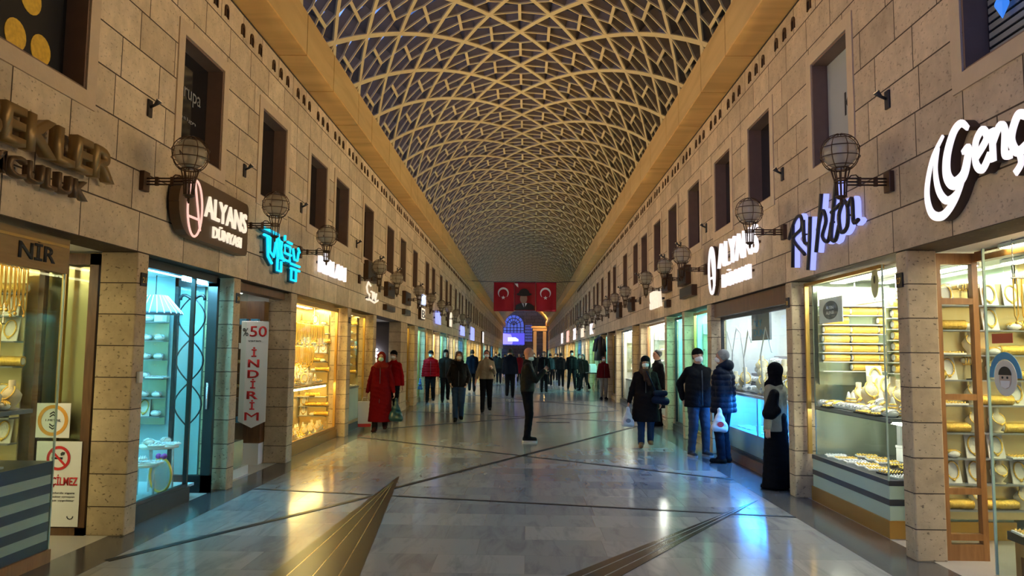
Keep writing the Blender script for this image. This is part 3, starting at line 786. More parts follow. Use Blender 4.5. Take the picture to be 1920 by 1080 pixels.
# ======== left row
# L1 gold shop next to the viewer
w_ = 'in the gold shop window under the brass lettering'
lay = [('plinth', .10, 'wood_m', -.02)]
for k in range(5): lay += [('dark_band', .07, 'darkstripe', 0), ('pale_band', .07, 'palestripe', .003)]
lay[-1] = ('top_tray', .03, 'darkstripe', -.004)
zc = counter('L', 2.85, 5.82, .14, .78, lay, 'display counter with dark and pale horizontal stripes in the left gold shop', 'striped_counter')
shop_window('L', 2.8, 5.84, .10, 2.42, .145, M['brass'], .02, (), 1.3, sill=0, corner='far')
deck('L', 4.0, 5.7, .22, .72, zc, ['silver_tray', 'tray', 'silver_tray'], 'on the striped counter', .24)
shelf('L', 3.2, 5.72, .25, .75, 1.16, 'grey', 'grey shelf of cream cushions above the striped counter')
deck('L', 4.0, 5.66, .28, .72, 1.1605, ['gold_cushion', 'gold_cushion', 'cone', 'bust'], 'on the grey shelf above the striped counter', .105, skip=0)
chain_rack('L', 4.2, 5.70, .34, 2.22, 'along the top of the near left gold shop window', .05)
chain_rack('L', 4.2, 5.70, .60, 2.12, 'in the second row of the near left gold shop window', .055)
chain_rack('L', 4.3, 5.70, .50, 1.80, 'in the middle of the near left gold shop window', .055)
wall_shelves('L', 6.62, .95, 2.3, [.35, .58, .8, 1.02, 1.24, 1.46, 1.68, 1.9, 2.1], ['gold_cushion', 'roll', 'tray', 'tbar', 'set'], 'on the shelves of the near left gold shop', 'gold lined shelves at the back of the near left gold shop', .19)
r = thing('roll_tower', 'tower of gold bangle rolls standing at the frame edge of the near left window', 'display stand', (PX('L', .55), 4.75, 1.16))
MB().box((-.16, .05, 0), (.16, .07, .6)).build('back_board', M['cream'], r)
for k in range(5): place('roll', (PX('L', .55), 4.72, 1.165+k*.105), 0, 'stacked in the near left gold shop window')
strip_light('L', .45, 1.3, 5.7, 2.455, 'warm', 16, .12, 'gold shop behind the striped counter'); strip_light('L', 1.2, 1.3, 5.9, 2.455, 'warm', 16, .12, 'gold shop behind the striped counter'); strip_light('L', 1.9, 1.3, 6.5, 2.455, 'warm', 16, .12, 'gold shop behind the striped counter')
backwall('L', 2.75, 6.7, 2.45, M['panel_g']); partition('L', 6.78, 2.5, M['panel_y'], .36)
# header box with lettering
r = thing('shop_header_sign', 'golden brown header box with black letters above the striped counter', 'sign', (PX('L', .16), 3.0, 2.20))
MB().box((-.03, -1.6, .0), (.03, 2.86, .27)).build('header_box', wood_mat('header_gold_brown', (.26, .15, .04), (.34, .2, .06), 'Y', .35), r)
text('lettering', 'NİR', at(MAT_L, (.03, 2.26, .06)), .42, .16, .006, M['blackink'], r, bold=.02)
# brown framed glass panel beside the first pillar
r = link(D.objects.new('window_200', None), kind='structure')
mb = MB(); fx0, fx1, fy = -4.36, -3.83, 6.66
mb.box((fx1-.08, fy, 0), (fx1, fy+.06, 2.47)); mb.box((fx0, fy, 0), (fx0+.05, fy+.06, 2.47)); mb.box((fx0, fy, 0), (fx1, fy+.06, .07)); mb.box((fx0, fy, 2.37), (fx1, fy+.06, 2.47))
mb.build('frame', M['wood_d'], r)
mb = MB(); mb.box((fx0+.2, fy+.01, .07), (fx0+.235, fy+.05, 2.37)); mb.build('mullion', M['brass'], r)
MB().box((fx0+.05, fy+.026, .07), (fx1-.08, fy+.034, 2.37)).build('pane', M['glass'], r)
# posters on it
r = thing('no_smoking_poster', 'white poster with red no smoking ring and red words on the brown framed glass', 'poster', (-4.28, fy-.012, .08))
MB().box((0, 0, 0), (.40, .006, .73)).build('sheet', M['paper'], r)
TT = at(MAT_F, (.2, -.001, .585))
mb = MB(); R_ = .105; n = 28
for k in range(n):
    a, b = 2*PI*k/n, 2*PI*(k+1)/n
    mb.prism([(R_*math.cos(a), R_*math.sin(a)), (R_*math.cos(b), R_*math.sin(b)), (.082*math.cos(b), .082*math.sin(b)), (.082*math.cos(a), .082*math.sin(a))], .003, TT)
mb.prism([(-.068, .055), (-.055, .068), (.068, -.055), (.055, -.068)], .0035, TT)
mb.build('ban_ring', M['redink'], r)
mb = MB(); mb.prism([(-.06, -.01), (.035, -.01), (.035, .008), (-.06, .008)], .002, TT)
mb.prism([(.02, .02), (.05, .03), (.055, .05), (.03, .055), (.015, .04)], .002, TT); mb.build('cigarette', M['blackink'], r)
text('red_words', 'RA İÇİLMEZ', at(MAT_F, (.02, -.001, .335)), .36, .11, .003, M['redink'], r, bold=.02)
for k, s_ in enumerate(['kapalı alanlarda sigara', 'içmenin yasaktır uymayan', 'para cezası uygulanır']): text('small_words', s_, at(MAT_F, (.03, -.001, .275-k*.032)), .33, .02, .002, M['blackink'], r)
for k in range(4): text('fine_print', ['uyarı', '100', '4207', '500'][k], at(MAT_F, (.04, -.001, .165-k*.035)), .1, .014, .002, M['redink'], r)
TT2 = at(MAT_F, (.33, -.001, .09)); mb = MB()
for k in range(6): mb.prism([(.03*math.cos(a), .03*math.sin(a)) for a in (PI+k*PI/6, PI+(k+1)*PI/6)]+[(.022*math.cos(a), .022*math.sin(a)) for a in (PI+(k+1)*PI/6, PI+k*PI/6)], .002, TT2)
mb.build('emblem', M['blackink'], r)
r = thing('distance_sticker', 'square sticker with orange ring and arrows above the no smoking poster', 'sticker', (-4.30, fy-.012, .84))
MB().box((0, 0, 0), (.30, .006, .30)).build('sheet', M['paper'], r)
TT = at(MAT_F, (.15, -.001, .15)); mb = MB()
for k in range(n):
    a, b = 2*PI*k/n, 2*PI*(k+1)/n
    mb.prism([(.135*math.cos(a), .135*math.sin(a)), (.135*math.cos(b), .135*math.sin(b)), (.105*math.cos(b), .105*math.sin(b)), (.105*math.cos(a), .105*math.sin(a))], .003, TT)
mb.build('orange_ring', M['orange'], r)
mb = MB()
for s_ in (1, -1):
    for o_ in (.045, .068): mb.prism([(-.03, s_*(o_-.02)), (0, s_*o_), (.03, s_*(o_-.02)), (.03, s_*(o_-.008)), (0, s_*(o_+.012)), (-.03, s_*(o_-.008))][::s_], .003, TT)
mb.build('arrows', M['blackink'], r)
text('lettering', '1.METRE', at(MAT_F, (.085, -.001, .143)), .13, .018, .003, M['blackink'], r)

# L2 cyan lit shop
y0, y1 = 6.87, 8.92
shop_window('L', 6.90, 8.22, .16, 2.44, .17, M['black'], .035, (), None)
MB().box((XL-.14, 6.88, 0), (XL-.24, 8.26, .16)).build('trim_12', M['black'], kind='structure')
r = link(D.objects.new('door_1', None), kind='structure')
mb = MB(); dx0, dx1, dy = XL-.62, XL-.12, 8.72
mb.box((dx1-.11, dy, 0), (dx1, dy+.06, 2.46)); mb.box((dx0, dy, 2.36), (dx1, dy+.06, 2.46)); mb.box((dx0, dy, 0), (dx1, dy+.06, .2)); mb.box((dx0, dy, 0), (dx0+.04, dy+.06, 2.46))
mb.build('frame', M['black'], r)
MB().box((XL-.13, 6.9, 2.40), (XL-.21, 8.75, 2.485)).build('header', M['black'], r)
MB().box((dx0+.04, dy+.026, .2), (dx1-.11, dy+.034, 2.36)).build('pane', M['glass'], r)
mb = MB(); cx_ = (dx0+dx1-.07)/2; ww = .16
for s_ in (-1, 1):
    for zz in (.75, 1.25, 1.75): mb.tube([(cx_+s_*ww*math.sin(PI*i/10), dy-.01, zz+.5*i/10) for i in range(11)], .009, 5)
    mb.tube([(cx_+s_*ww*math.cos(PI*i/10)*.9, dy-.01, 2.2+.06*math.sin(PI*i/5)) for i in range(6)], .02, 5)
mb.build('ironwork', M['black'], r)
MB().tube([(dx1-.06, dy-.03, .95), (dx1-.06, dy-.03, 1.25)], .012, 6).build('handle', M['silver'], r)
partition('L', 8.93, 2.2, M['panel_c'], .36); backwall('L', 6.86, 8.95, 1.9, M['panel_c'])
strip_light('L', .45, 6.95, 8.6, 2.455, 'cyan', 42, .12, 'cyan lit shop'); strip_light('L', 1.2, 6.95, 8.8, 2.455, 'cyan', 42, .12, 'cyan lit shop')
wc = 'in the cyan lit shop window under the brown oval emblem sign'
r = thing('shelf_or_added_light', 'added cyan light strip under the black header to tint the stone pillar', 'light', (PX('L', .25), 8.4, 2.375))  # extra strip, added so the pillar face takes a cyan tint
MB().box((-.02, -.28, 0), (.02, .28, .024)).build('tube', light_mat('cyan', 110), r)
r = thing('striped_lampshade', 'striped blue lampshade hanging in the cyan lit shop window', 'lamp', (PX('L', .66), 8.35, 2.02))
MB().lathe([(.29, 0), (.27, .03), (.12, .2), (.1, .21)], n=24).build('shade', plain('blue_grey_shade', (.16, .26, .36), .6), r)
mb = MB()
for k in range(24): 
    a = 2*PI*k/24; mb.tube([(.292*math.cos(a), .292*math.sin(a), 0), (.272*math.cos(a), .272*math.sin(a), .03), (.122*math.cos(a), .122*math.sin(a), .2)], .006, 4)
mb.build('stripes', M['paper'], r); MB().tube([(0, 0, .2), (0, 0, .43)], .006, 5).build('cord', M['dark'], r)
for q, (dd, yy, hh, rr) in enumerate([(.40, 8.05, .46, .20), (.36, 7.66, .32, .14)]):
    r = thing('round_display_table', ['round white table of silver trays in the cyan lit window', 'small round white table beside the pillar in the cyan window'][q], 'table', (PX('L', dd), yy, .16))
    MB().lathe([(rr, hh-.03), (rr, hh), (rr-.02, hh)], n=28).build('tabletop', M['white'], r)
    for k in range(3):
        a = 2*PI*k/3+.4; MB().tube([(rr*.75*math.cos(a), rr*.75*math.sin(a), 0), (rr*.7*math.cos(a), rr*.7*math.sin(a), hh-.03)], .011, 6).build('leg', M['silver'], r)
    for k in range(5 if q == 0 else 3):
        a = 2*PI*k/(5 if q == 0 else 3); rad = rr*.60
        place(['silver_tray', 'silver_cushion'][k % 2], (PX('L', dd)+rad*math.cos(a)*.8, yy+rad*math.sin(a)*.8, .16+hh), a, 'on the round tables of the cyan lit window')
MB().box((XL-.2, 6.9, .13), (XL-1.2, 8.5, .159)).build('display_floor', M['panel_c'], kind='structure')
r = thing('oval_mirror', 'oval framed picture with pink bow standing on the cyan window floor', 'mirror', (PX('L', .245), 7.82, .165))
TT = at(MAT_F, (0, 0, .18)); MB().prism([(.11*math.cos(2*PI*k/24), .17*math.sin(2*PI*k/24)) for k in range(24)], .02, TT).build('plate', M['silver'], r)
MB().tube([(.11*math.cos(2*PI*k/24), -.02, .18+.17*math.sin(2*PI*k/24)) for k in range(24)], .012, 6, closed=True).build('rim', M['goldm'], r)
mb = MB(); mb.ball((-.03, -.02, .37), .03, 8, 6); mb.ball((.03, -.02, .37), .03, 8, 6); mb.ball((0, -.025, .365), .016, 8, 6); mb.build('bow', plain('violet_ribbon', (.35, .05, .4), .4), r)
wall_shelves('L', 8.90, .75, 1.8, [.85, 1.07, 1.29, 1.51, 1.73, 1.95], ['silver_cushion', 'silver_tray', 'white_box', 'set', 'silver_cushion'], 'on the wall shelves of the cyan lit shop', 'white jewellery shelves at the back of the cyan lit shop', .14)

# L3 entrance with the discount banner
partition('L', 11.22, 2.2, M['panel_w'], .36); backwall('L', 9.13, 11.2, 2.2, M['panel_d'])
strip_light('L', .7, 9.3, 10.9, 2.455, 'white', 8, .10, 'shop with the discount banner')
r = thing('discount_banner', 'long white hanging banner reading %50 INDIRIM in red', 'banner', (-3.99, 10.55, .56))
MB().prism([(0, .09), (.19, 0), (.38, .09), (.38, 1.47), (0, 1.47)], .012, at(MAT_F, (0, 0, 0))).build('cloth', M['paper'], r)
text('percent', '%', at(MAT_F, (.02, -.013, 1.27)), .08, .11, .004, M['blackink'], r)
text('fifty', '50', at(MAT_F, (.12, -.013, 1.26)), .24, .15, .004, M['redink'], r, bold=.01)
text('small_line', 'varan', at(MAT_F, (.1, -.013, 1.19)), .18, .02, .004, M['blackink'], r)
for k, ch in enumerate('İNDİRİM'): 
    wch = .07 if ch == 'İ' else (.2 if ch == 'M' else .16)
    text('letter', ch, at(MAT_F, (.19-wch/2, -.013, .98-k*.146)), wch, .135 if ch == 'İ' else .11, .004, M['redink'], r, bold=0 if ch == 'M' else .025)
MB().tube([(0, .002, 1.47), (.38, .002, 1.47)], .012, 6).build('rod', M['silver'], r)
r = thing('rail_cabinet', 'tall dark cabinet of trinkets standing behind the discount banner', 'cabinet', (PX('L', .62), 11.0, 0))
MB().box((-.26, 0, .3), (.26, .2, 2.35)).build('cabinet_back', M['wood_d'], r); MB().box((-.27, -.06, 0), (.27, .2, .3)).build('base', M['panel_w'], r)
for z in (.6, .95, 1.3, 1.65, 2.0): MB().box((-.26, -.15, z-.015), (.26, 0, z)).build('shelf', M['wood_d'], r)
for z in (.6, .95, 1.3, 1.65, 2.0):
    for k in range(3): place(['blue_box', 'white_box', 'tbar', 'silver_cushion'][int(rnd()*4)], (PX('L', .62)-.16+k*.16, 10.93, z), 0, 'on the dark cabinet behind the discount banner')
r = thing('step_plinth', 'pale low plinth in the doorway beside the discount banner', 'plinth', (PX('L', .5), 9.7, 0))
MB().box((-.3, -.45, 0), (.3, .45, .12)).build('lower_step', M['panel_w'], r); MB().box((-.24, -.4, .12), (.24, .4, .45)).build('upper_block', M['panel_g'], r)
r = link(D.objects.new('window_201', None), kind='structure')
MB().box((XL-.2, 9.2, .02), (XL-.21, 9.9, 2.46)).build('pane', M['glass'], r)
MB().box((XL-.10, 9.14, 2.38), (XL-.26, 11.1, 2.485)).build('header', M['wood_d'], r)

# L4 bright golden shop
wg = 'in the bright golden window under the white rounded letters'
shop_window('L', 11.45, 14.62, .14, 2.46, .19, M['brass'], .07, ())
MB().box((XL-.15, 11.42, 0), (XL-.3, 14.66, .15)).build('trim_13', M['brass'], kind='structure')
MB().box((XL-.23, 11.42, .11), (XL-1.0, 14.6, .145)).build('display_floor', M['panel_y'], kind='structure')
r = shelf('L', 11.5, 14.4, .28, .85, 1.05, 'wood_g', 'wooden shelf across the bright golden window under the white rounded letters', .04)
steps('display_steps', 'L', 11.5, 14.4, .5, .85, 1.0505, 2, .14, M['cream'], 'cream display steps on the wooden shelf of the golden window')
deck('L', 11.55, 14.3, .29, .49, 1.0505, ['gold_cushion', 'cone', 'gold_cushion', 'set'], 'on the wooden shelf of the golden window', .125, skip=0)
deck('L', 11.55, 14.3, .52, .66, 1.063, ['cone', 'bust', 'gold_cushion'], 'on the cream steps of the golden window', .12, skip=0)
deck('L', 11.55, 14.3, .69, .83, 1.203, ['cone', 'gold_cushion', 'set'], 'on the top cream step of the golden window', .13, skip=0)
deck('L', 11.5, 14.4, .27, .75, .1455, ['gold_cushion', 'cone', 'tray', 'bust', 'gold_cushion'], 'on the floor of the golden window', .15, skip=0)
chain_rack('L', 11.6, 14.3, .36, 2.10, 'in the upper row of the golden window', .07, sc=1.9)
chain_rack('L', 11.6, 14.3, .55, 1.72, 'in the lower row of the golden window', .075, sc=1.9)
backwall('L', 11.4, 14.8, .92, M['panel_y']); partition('L', 14.78, 2.2, M['panel_y'], .36)
wall_shelves('L', 14.75, .38, .9, [.4, .58, .76, 1.25, 1.43, 1.61, 1.79, 1.97, 2.15], ['roll', 'gold_cushion', 'tray', 'set'], 'at the far side of the golden window', 'gold shelves closing the far side of the golden window', .17)
strip_light('L', .40, 11.5, 14.5, 2.455, 'gold', 40, .12, 'bright golden shop'); strip_light('L', .7, 11.5, 14.5, 2.455, 'warm', 30, .1, 'bright golden shop')
r = thing('shelf_or_added_light', 'thin golden light under the wooden shelf of the golden window', 'shelf light', (PX('L', .34), 13.0, .985))
MB().box((-.02, -1.4, -.01), (.02, 1.4, .02)).build('tube', light_mat('gold', 40), r)
# L5 smaller gold shop
shop_window('L', 15.1, 17.1, .14, 2.46, .19, M['brass'], .06, ())
MB().box((XL-.15, 15.05, 0), (XL-.3, 17.15, .15)).build('trim_14', M['black'], kind='structure')
counter('L', 15.1, 17.0, .26, .8, [('plinth', .1, 'black', 0), ('body', .75, 'panel_w', .01), ('top', .04, 'grey', 0)], 'white display counter in the small gold shop after the golden window')
deck('L', 15.2, 17.0, .3, .75, .8905, ['silver_cushion', 'silver_tray', 'white_box'], 'on the white counter of the small gold shop', .2)
wall_shelves('L', 17.16, .38, 1.3, [1.15, 1.33, 1.51, 1.69, 1.87, 2.05, 2.23], ['roll', 'gold_cushion'], 'on the wall of the small gold shop', 'gold shelves on the end wall of the small gold shop', .2)
backwall('L', 15.0, 17.3, .95, M['panel_y']); partition('L', 17.3, 2.2, M['panel_y'], .36)
strip_light('L', .45, 15.1, 17.0, 2.455, 'gold', 30, .12, 'small gold shop past the golden window'); 
# L6 dim shop
backwall('L', 17.5, 21.0, 2.3, M['panel_d']); partition('L', 21.1, 2.2, M['panel_d'], .36)
strip_light('L', .9, 17.7, 20.6, 2.455, 'dim', 2.5, .1, 'dim shop behind the red coats')
r = thing('lit_star_sign', 'white glowing star shaped sign inside the dim shop behind the red coats', 'sign', (PX('L', .75), 20.9, 1.62))
mb = MB()
for k in range(4):
    a = PI*k/4; mb.tube([(-.16*math.cos(a), 0, -.16*math.sin(a)), (.16*math.cos(a), 0, .16*math.sin(a))], .025, 6)
mb.build('neon', emit('white_neon', (.9, .9, 1), 8), r); MB().box((-.03, 0.03, -.03), (.03, .2, .03)).build('bracket', M['dark'], r)
wall_shelves('L', 21.05, .5, 1.6, [.6, .95, 1.25], ['tbar', 'bust'], 'in the dim shop behind the red coats', 'sage shelves at the end of the dim shop', .3)

# ======== right row
# R0 wooden framed gold shop
r = link(D.objects.new('window_202', None), kind='structure')
wy, wx0, wx1 = 6.26, 3.355, 3.70; mb = MB(); fw = .045
mb.box((wx0, wy, 0), (wx0+fw, wy+.06, 2.47)); mb.box((wx1-fw, wy, 0), (wx1, wy+.06, 2.47))
for z, h in ((.0, .13), (.16, .05), (.52, .05), (1.27, .05), (2.05, .05), (2.38, .09)): mb.box((wx0+.001, wy+.003, z), (wx1-.001, wy+.058, z+h))
mb.build('frame', M['wood_m'], r)
MB().box((wx0+fw, wy+.026, .1), (wx1-fw, wy+.034, 2.4)).build('pane', M['glass'], r)
MB().box((wx1-.02, 3.0, 2.40), (wx1+.06, wy, 2.48)).build('header', M['wood_m'], r)
r = link(D.objects.new('window_203', None), kind='structure')
MB().box((XR+.36, 2.9, .03), (XR+.368, 5.78, 2.44)).build('pane', M['glass'], r)
MB().box((XR+.355, 5.774, .03), (XR+.373, 5.786, 2.44)).build('edge', M['mint'], r)
MB().box((XR+.36, 5.772, .03), (XR+1.6, 5.78, 2.44)).build('pane', M['glass'], r)
wr = 'in the wood framed gold shop'
r = thing('wooden_display_table', 'varnished wooden display table with turned apron in the wood framed gold shop', 'table', (PX('R', 1.28), 5.0, 0))
MB().box((-.42, -1.4, .96), (.42, .76, 1.0)).build('tabletop', M['wood_m'], r); MB().box((-.39, -1.36, .84), (.39, .72, .96)).build('apron', M['wood_d'], r)
for sx in (-.35, .35):
    for sy in (-1.3, .66): MB().box((sx-.035, sy-.035, 0), (sx+.035, sy+.035, .84)).build('leg', M['wood_m'], r)
deck('R', 3.9, 5.72, .88, 1.66, 1.0005, ['tray', 'white_box', 'gold_cushion', 'silver_cushion', 'set', 'bust'], 'on the varnished wooden table', .15, skip=0)
r = thing('low_display_stand', 'low dark stand of white ring trays behind the corner glass', 'display stand', (PX('R', .63), 5.22, 0))
MB().box((-.22, -.5, .30), (.22, .5, .36)).build('top', M['dark'], r); MB().box((-.19, -.46, .2), (.19, .46, .30)).build('apron', M['wood_m'], r)
for sx in (-.16, .16):
    for sy in (-.43, .43): MB().box((sx-.03, sy-.03, 0), (sx+.03, sy+.03, .2)).build('leg', M['wood_m'], r)
deck('R', 4.74, 5.70, .41, .83, .3605, ['silver_tray', 'tray', 'silver_tray'], 'on the low dark stand', .2, skip=0)
chain_rack('R', 5.6, 0, .45, 2.2, 'across the wood framed gold shop', .06, 'X', 14)
chain_rack('R', 5.2, 0, .5, 1.95, 'across the middle of the wood framed gold shop', .07, 'X', 12)
wall_shelves('R', 6.9, .36, 2.3, [.3, .52, .74, .96, 1.2, 1.42, 1.64, 1.86, 2.08], ['roll', 'bust', 'set', 'gold_cushion', 'tray', 'set', 'tbar'], 'on the gold shelves of the wood framed shop', 'tall gold shelves filling the end of the wood framed shop', .18)
backwall('R', 2.8, 6.95, 2.4, M['panel_y'])
strip_light('R', .6, 3.0, 5.85, 2.455, 'warm', 20, .14, 'wood framed gold shop'); strip_light('R', 1.2, 3.0, 6.8, 2.455, 'white', 20, .14, 'wood framed gold shop'); strip_light('R', 1.8, 3.0, 6.8, 2.455, 'warm', 20, .14, 'wood framed gold shop'); 
r = thing('mask_sticker', 'round sticker of a masked face under a blue arch on the corner glass', 'sticker', (XR+.355, 5.56, 1.47))
MB().prism([(.13*math.cos(2*PI*k/28), .13*math.sin(2*PI*k/28)) for k in range(28)], .003, MAT_R).build('disc', plain('sticker_cream', (.7, .7, .62), .5), r)
mb = MB()
for k in range(16): 
    a, b = PI*k/16, PI*(k+1)/16
    mb.prism([(.185*math.cos(a), .185*math.sin(a)), (.185*math.cos(b), .185*math.sin(b)), (.135*math.cos(b), .135*math.sin(b)), (.135*math.cos(a), .135*math.sin(a))], .004, MAT_R)
mb.build('blue_arch', M['blueink'], r)
mb = MB(); T2 = at(MAT_R, (-.003, 0, 0))
mb.prism([(.07*math.cos(2*PI*k/20), -.005+.075*math.sin(2*PI*k/20)) for k in range(20)], .002, T2); mb.build('face', plain('sticker_skin', (.62, .48, .36), .6), r)
mb = MB(); T3 = at(MAT_R, (-.005, 0, 0)); mb.prism([(.074*math.cos(PI*k/12), .02+.062*math.sin(PI*k/12)) for k in range(13)], .002, T3)
for s_ in (-1, 1): mb.prism([(s_*.028+.009*math.cos(2*PI*k/8), .002+.009*math.sin(2*PI*k/8)) for k in range(8)], .004, T3)
mb.build('hair_and_eyes', M['blackink'], r)
MB().prism([(-.055, -.02), (.055, -.02), (.045, -.062), (0, -.078), (-.045, -.062)][::-1], .003, T3).build('mask', M['paper'], r)
r = thing('red_label_card', 'small red card sticker above the masked face sticker', 'sticker', (XR+.356, 5.6, 1.72))
MB().box((-.002, -.14, 0), (.0, .1, .07)).build('card', plain('red_orange_card', (.55, .1, .04), .5), r)
partition('R', 6.92, 2.4, M['panel_y'], .3+1.05)

# R1 jeweller with the striped green plinth
w1 = 'in the jeweller window with the green striped plinth'
zc = counter('R', 6.98, 8.80, .16, 1.25, [('brass_plinth', .16, 'brass', -.015), ('green_band', .13, 'mint', 0), ('dark_band', .055, 'darkstripe', -.004), ('green_band', .12, 'mint', 0), ('dark_top', .045, 'darkstripe', -.006)],
             'green and dark striped display plinth with brass base beside the second stone pillar', 'striped_plinth')
shop_window('R', 6.97, 8.88, zc+.0, 2.46, .155, M['brass'], .035, (), 1.1, sill=0)
deck('R', 7.0, 8.75, .2, .85, zc+.0005, ['silver_tray', 'tray', 'silver_tray', 'tray', 'black_tray'], 'on the green striped plinth', .235, skip=0)
for k in range(3): place('blue_box' if k == 0 else 'white_box', (PX('R', .96), 7.45+k*.40, zc), .2, 'at the back of the green striped plinth').scale = (1.6, 1.6, 2.0)
r = thing('mirrored_back_panel', 'sage panel with pale posts behind the ring trays of the striped plinth', 'panel', (PX('R', 1.12), 7.9, zc))
MB().box((0, -.9, 0), (.02, .9, .44)).build('panel', M['panel_g'], r)
for k in range(4): MB().box((-.03, -.88+k*.55, 0), (0, -.80+k*.55, .44)).build('post', M['paper'], r)
shelf('R', 7.0, 8.80, .2, 1.1, 1.06, 'grey', 'grey shelf with dark edge above the green striped plinth', .035)
steps('display_steps', 'R', 7.05, 8.60, .45, 1.1, 1.0605, 3, .11, M['white'], 'white display steps on the shelf above the striped plinth')
deck('R', 7.05, 8.78, .21, .44, 1.0605, ['gold_cushion', 'silver_cushion', 'silver_cushion', 'cone', 'black_tray'], 'in front on the grey shelf over the plinth', .10, skip=0)
deck('R', 7.1, 8.55, .48, .66, 1.073, ['silver_cushion', 'silver_cushion', 'gold_cushion', 'bust'], 'on the lowest white step above the striped plinth', .125, skip=0, sc=1.3)
deck('R', 7.1, 8.55, .68, .86, 1.183, ['silver_cushion', 'silver_cushion', 'set', 'silver_tray'], 'on the middle white step above the striped plinth', .13, skip=0, sc=1.35)
deck('R', 7.1, 8.4, .90, 1.08, 1.293, ['silver_cushion', 'set', 'bust'], 'on the top white step above the striped plinth', .14, skip=0, sc=1.35)
r = thing('roll_rack', 'pale rack board holding the stacked gold bangle rolls', 'rack', (PX('R', .85), 8.72, 1.46))
MB().box((-.62, 0, -.16), (.62, .02, .95)).build('rack_board', M['panel_g'], r)
for k in range(8): MB().box((-.62, -.12, -.012+k*.105), (.62, 0, -.004+k*.105)).build('ledge', M['panel_w'], r)
for k in range(8):
    for c in range(4):
        if (k*7+c*3) % 11 in (0, 5) or k > 7-[0, 1, 0, 2][c]: continue
        place('roll', (PX('R', .40)+c*.308+(rnd()-.5)*.02, 8.655, 1.457+k*.105), 0, 'stacked on the rack above the white steps')
r = thing('roll_rack', 'nearer pale rack of stacked gold bangle rolls beside the stone pillar', 'rack', (PX('R', .85), 7.72, 1.46))
MB().box((-.32, 0, -.06), (.32, .02, .8)).build('rack_board', M['panel_g'], r)
for k in range(7):
    MB().box((-.32, -.12, -.012+k*.11), (.32, 0, -.004+k*.11)).build('ledge', M['panel_w'], r)
    for c in range(2): place('roll', (PX('R', .70)+c*.305, 7.655, 1.457+k*.11), 0, 'on the nearer rack beside the stone pillar')
r = thing('display_rail', 'thin grey rail with posts under the ceiling of the striped plinth window', 'rail', (PX('R', .6), 7.9, 2.2))
mb = MB(); mb.tube([(0, -.8, 0), (0, .75, 0)], .012, 6)
for k in range(4): mb.tube([(0, -.75+k*.48, 0), (0, -.75+k*.48, .26)], .009, 6)
mb.build('rail', M['silver'], r)
r = thing('window_poster', 'white square poster with a blurred grey logo high in the striped plinth window', 'poster', (PX('R', .17), 8.52, 1.98))
MB().box((0, -.62, 0), (.006, 0, .27)).build('sheet', M['paper'], r)
MB().prism([(.31+.2*math.cos(2*PI*k/24), .135+.1*math.sin(2*PI*k/24)) for k in range(24)], .003, MAT_R).build('logo_disc', plain('grey_blur', (.16, .17, .17), .6), r)
text('logo', 'ALTIN\nALINIR', at(MAT_R, (-.004, -.2, .09)), .22, .09, .002, M['paper'], r)
r = thing('oval_sign', 'small cream oval sign hanging at the top of the striped plinth window', 'sign', (PX('R', .17), 7.22, 2.17))
MB().prism([(.075+.075*math.cos(2*PI*k/24), .14+.14*math.sin(2*PI*k/24)) for k in range(24)], .006, MAT_R).build('plate', plain('cream_plate', (.62, .52, .30), .5), r)
MB().prism([(.075+.02*math.cos(2*PI*k/12), .17+.04*math.sin(2*PI*k/12)) for k in range(12)], .008, MAT_R).build('emblem', M['blackink'], r)
strip_light('R', .45, 6.95, 8.7, 2.455, 'white', 34, .16, 'striped plinth shop'); strip_light('R', .95, 6.95, 8.7, 2.455, 'white', 26, .14, 'striped plinth shop')
partition('R', 8.98, 2.4, M['panel_g'], .28); backwall('R', 6.95, 9.0, 1.35, M['panel_g'])
r = thing('plinth_light', 'thin white light under the grey shelf of the striped plinth window', 'shelf light', (PX('R', .35), 7.9, 1.0))
MB().box((-.02, -.85, -.01), (.02, .85, .012)).build('tube', light_mat('white', 24), r)

# R2 white and blue shop
w2 = 'in the blue lit window under the white emblem lettering'
shop_window('R', 9.35, 12.75, .14, 2.26, .17, M['black'], .05, ())
r = link(D.objects.new('trim_15', None), kind='structure'); MB().box((XR+.06, 9.16, 2.26), (XR+.26, 12.8, 2.485)).build('shutter_box', M['wood_d'], r)
MB().box((XR+.12, 9.2, 0), (XR+.26, 12.78, .15)).build('base', M['wood_d'], r)
steps('display_steps', 'R', 9.4, 12.7, .25, 1.2, 1.05, 5, .14, plain('lilac_grey_velvet', (.34, .33, .38), .8), 'white rising steps of silver jewellery in the blue lit window')
for k in range(4): deck('R', 9.45, 12.65, .255+.19*k, .435+.19*k, 1.0622+.14*k, ['silver_cushion', 'silver_cushion', 'bust', 'silver_cushion'], 'on the white steps of the blue lit window', .125 if k < 2 else .14, skip=.02, sc=1.45)
r = thing('glass_display_case', 'blue lit low glass case of trays under the white steps', 'display case', (PX('R', .7), 11.05, .15))
MB().box((-.48, -1.65, 0), (.5, 1.65, .33)).build('base', plain('blue_grey_base', (.25, .36, .45), .3), r); MB().box((-.5, -1.65, .86), (.5, 1.65, .90)).build('top', M['panel_w'], r)
MB().box((.44, -1.65, .33), (.48, 1.65, .86)).build('back', plain('pale_blue_panel', (.45, .62, .75), .4), r)
for sy in (-1.6, 0, 1.6): MB().box((-.48, sy-.03, .33), (-.44, sy+.03, .86)).build('post', M['panel_c'], r)
deck('R', 9.5, 12.6, .3, .9, .4805, ['silver_tray', 'silver_tray', 'white_box'], 'inside the blue lit low glass case', .24)
r = thing('case_light', 'blue light strip inside the low glass case', 'shelf light', (PX('R', .42), 11.05, .985)); MB().box((-.03, -1.6, .0), (.03, 1.6, .02)).build('tube', light_mat('blue', 110), r)
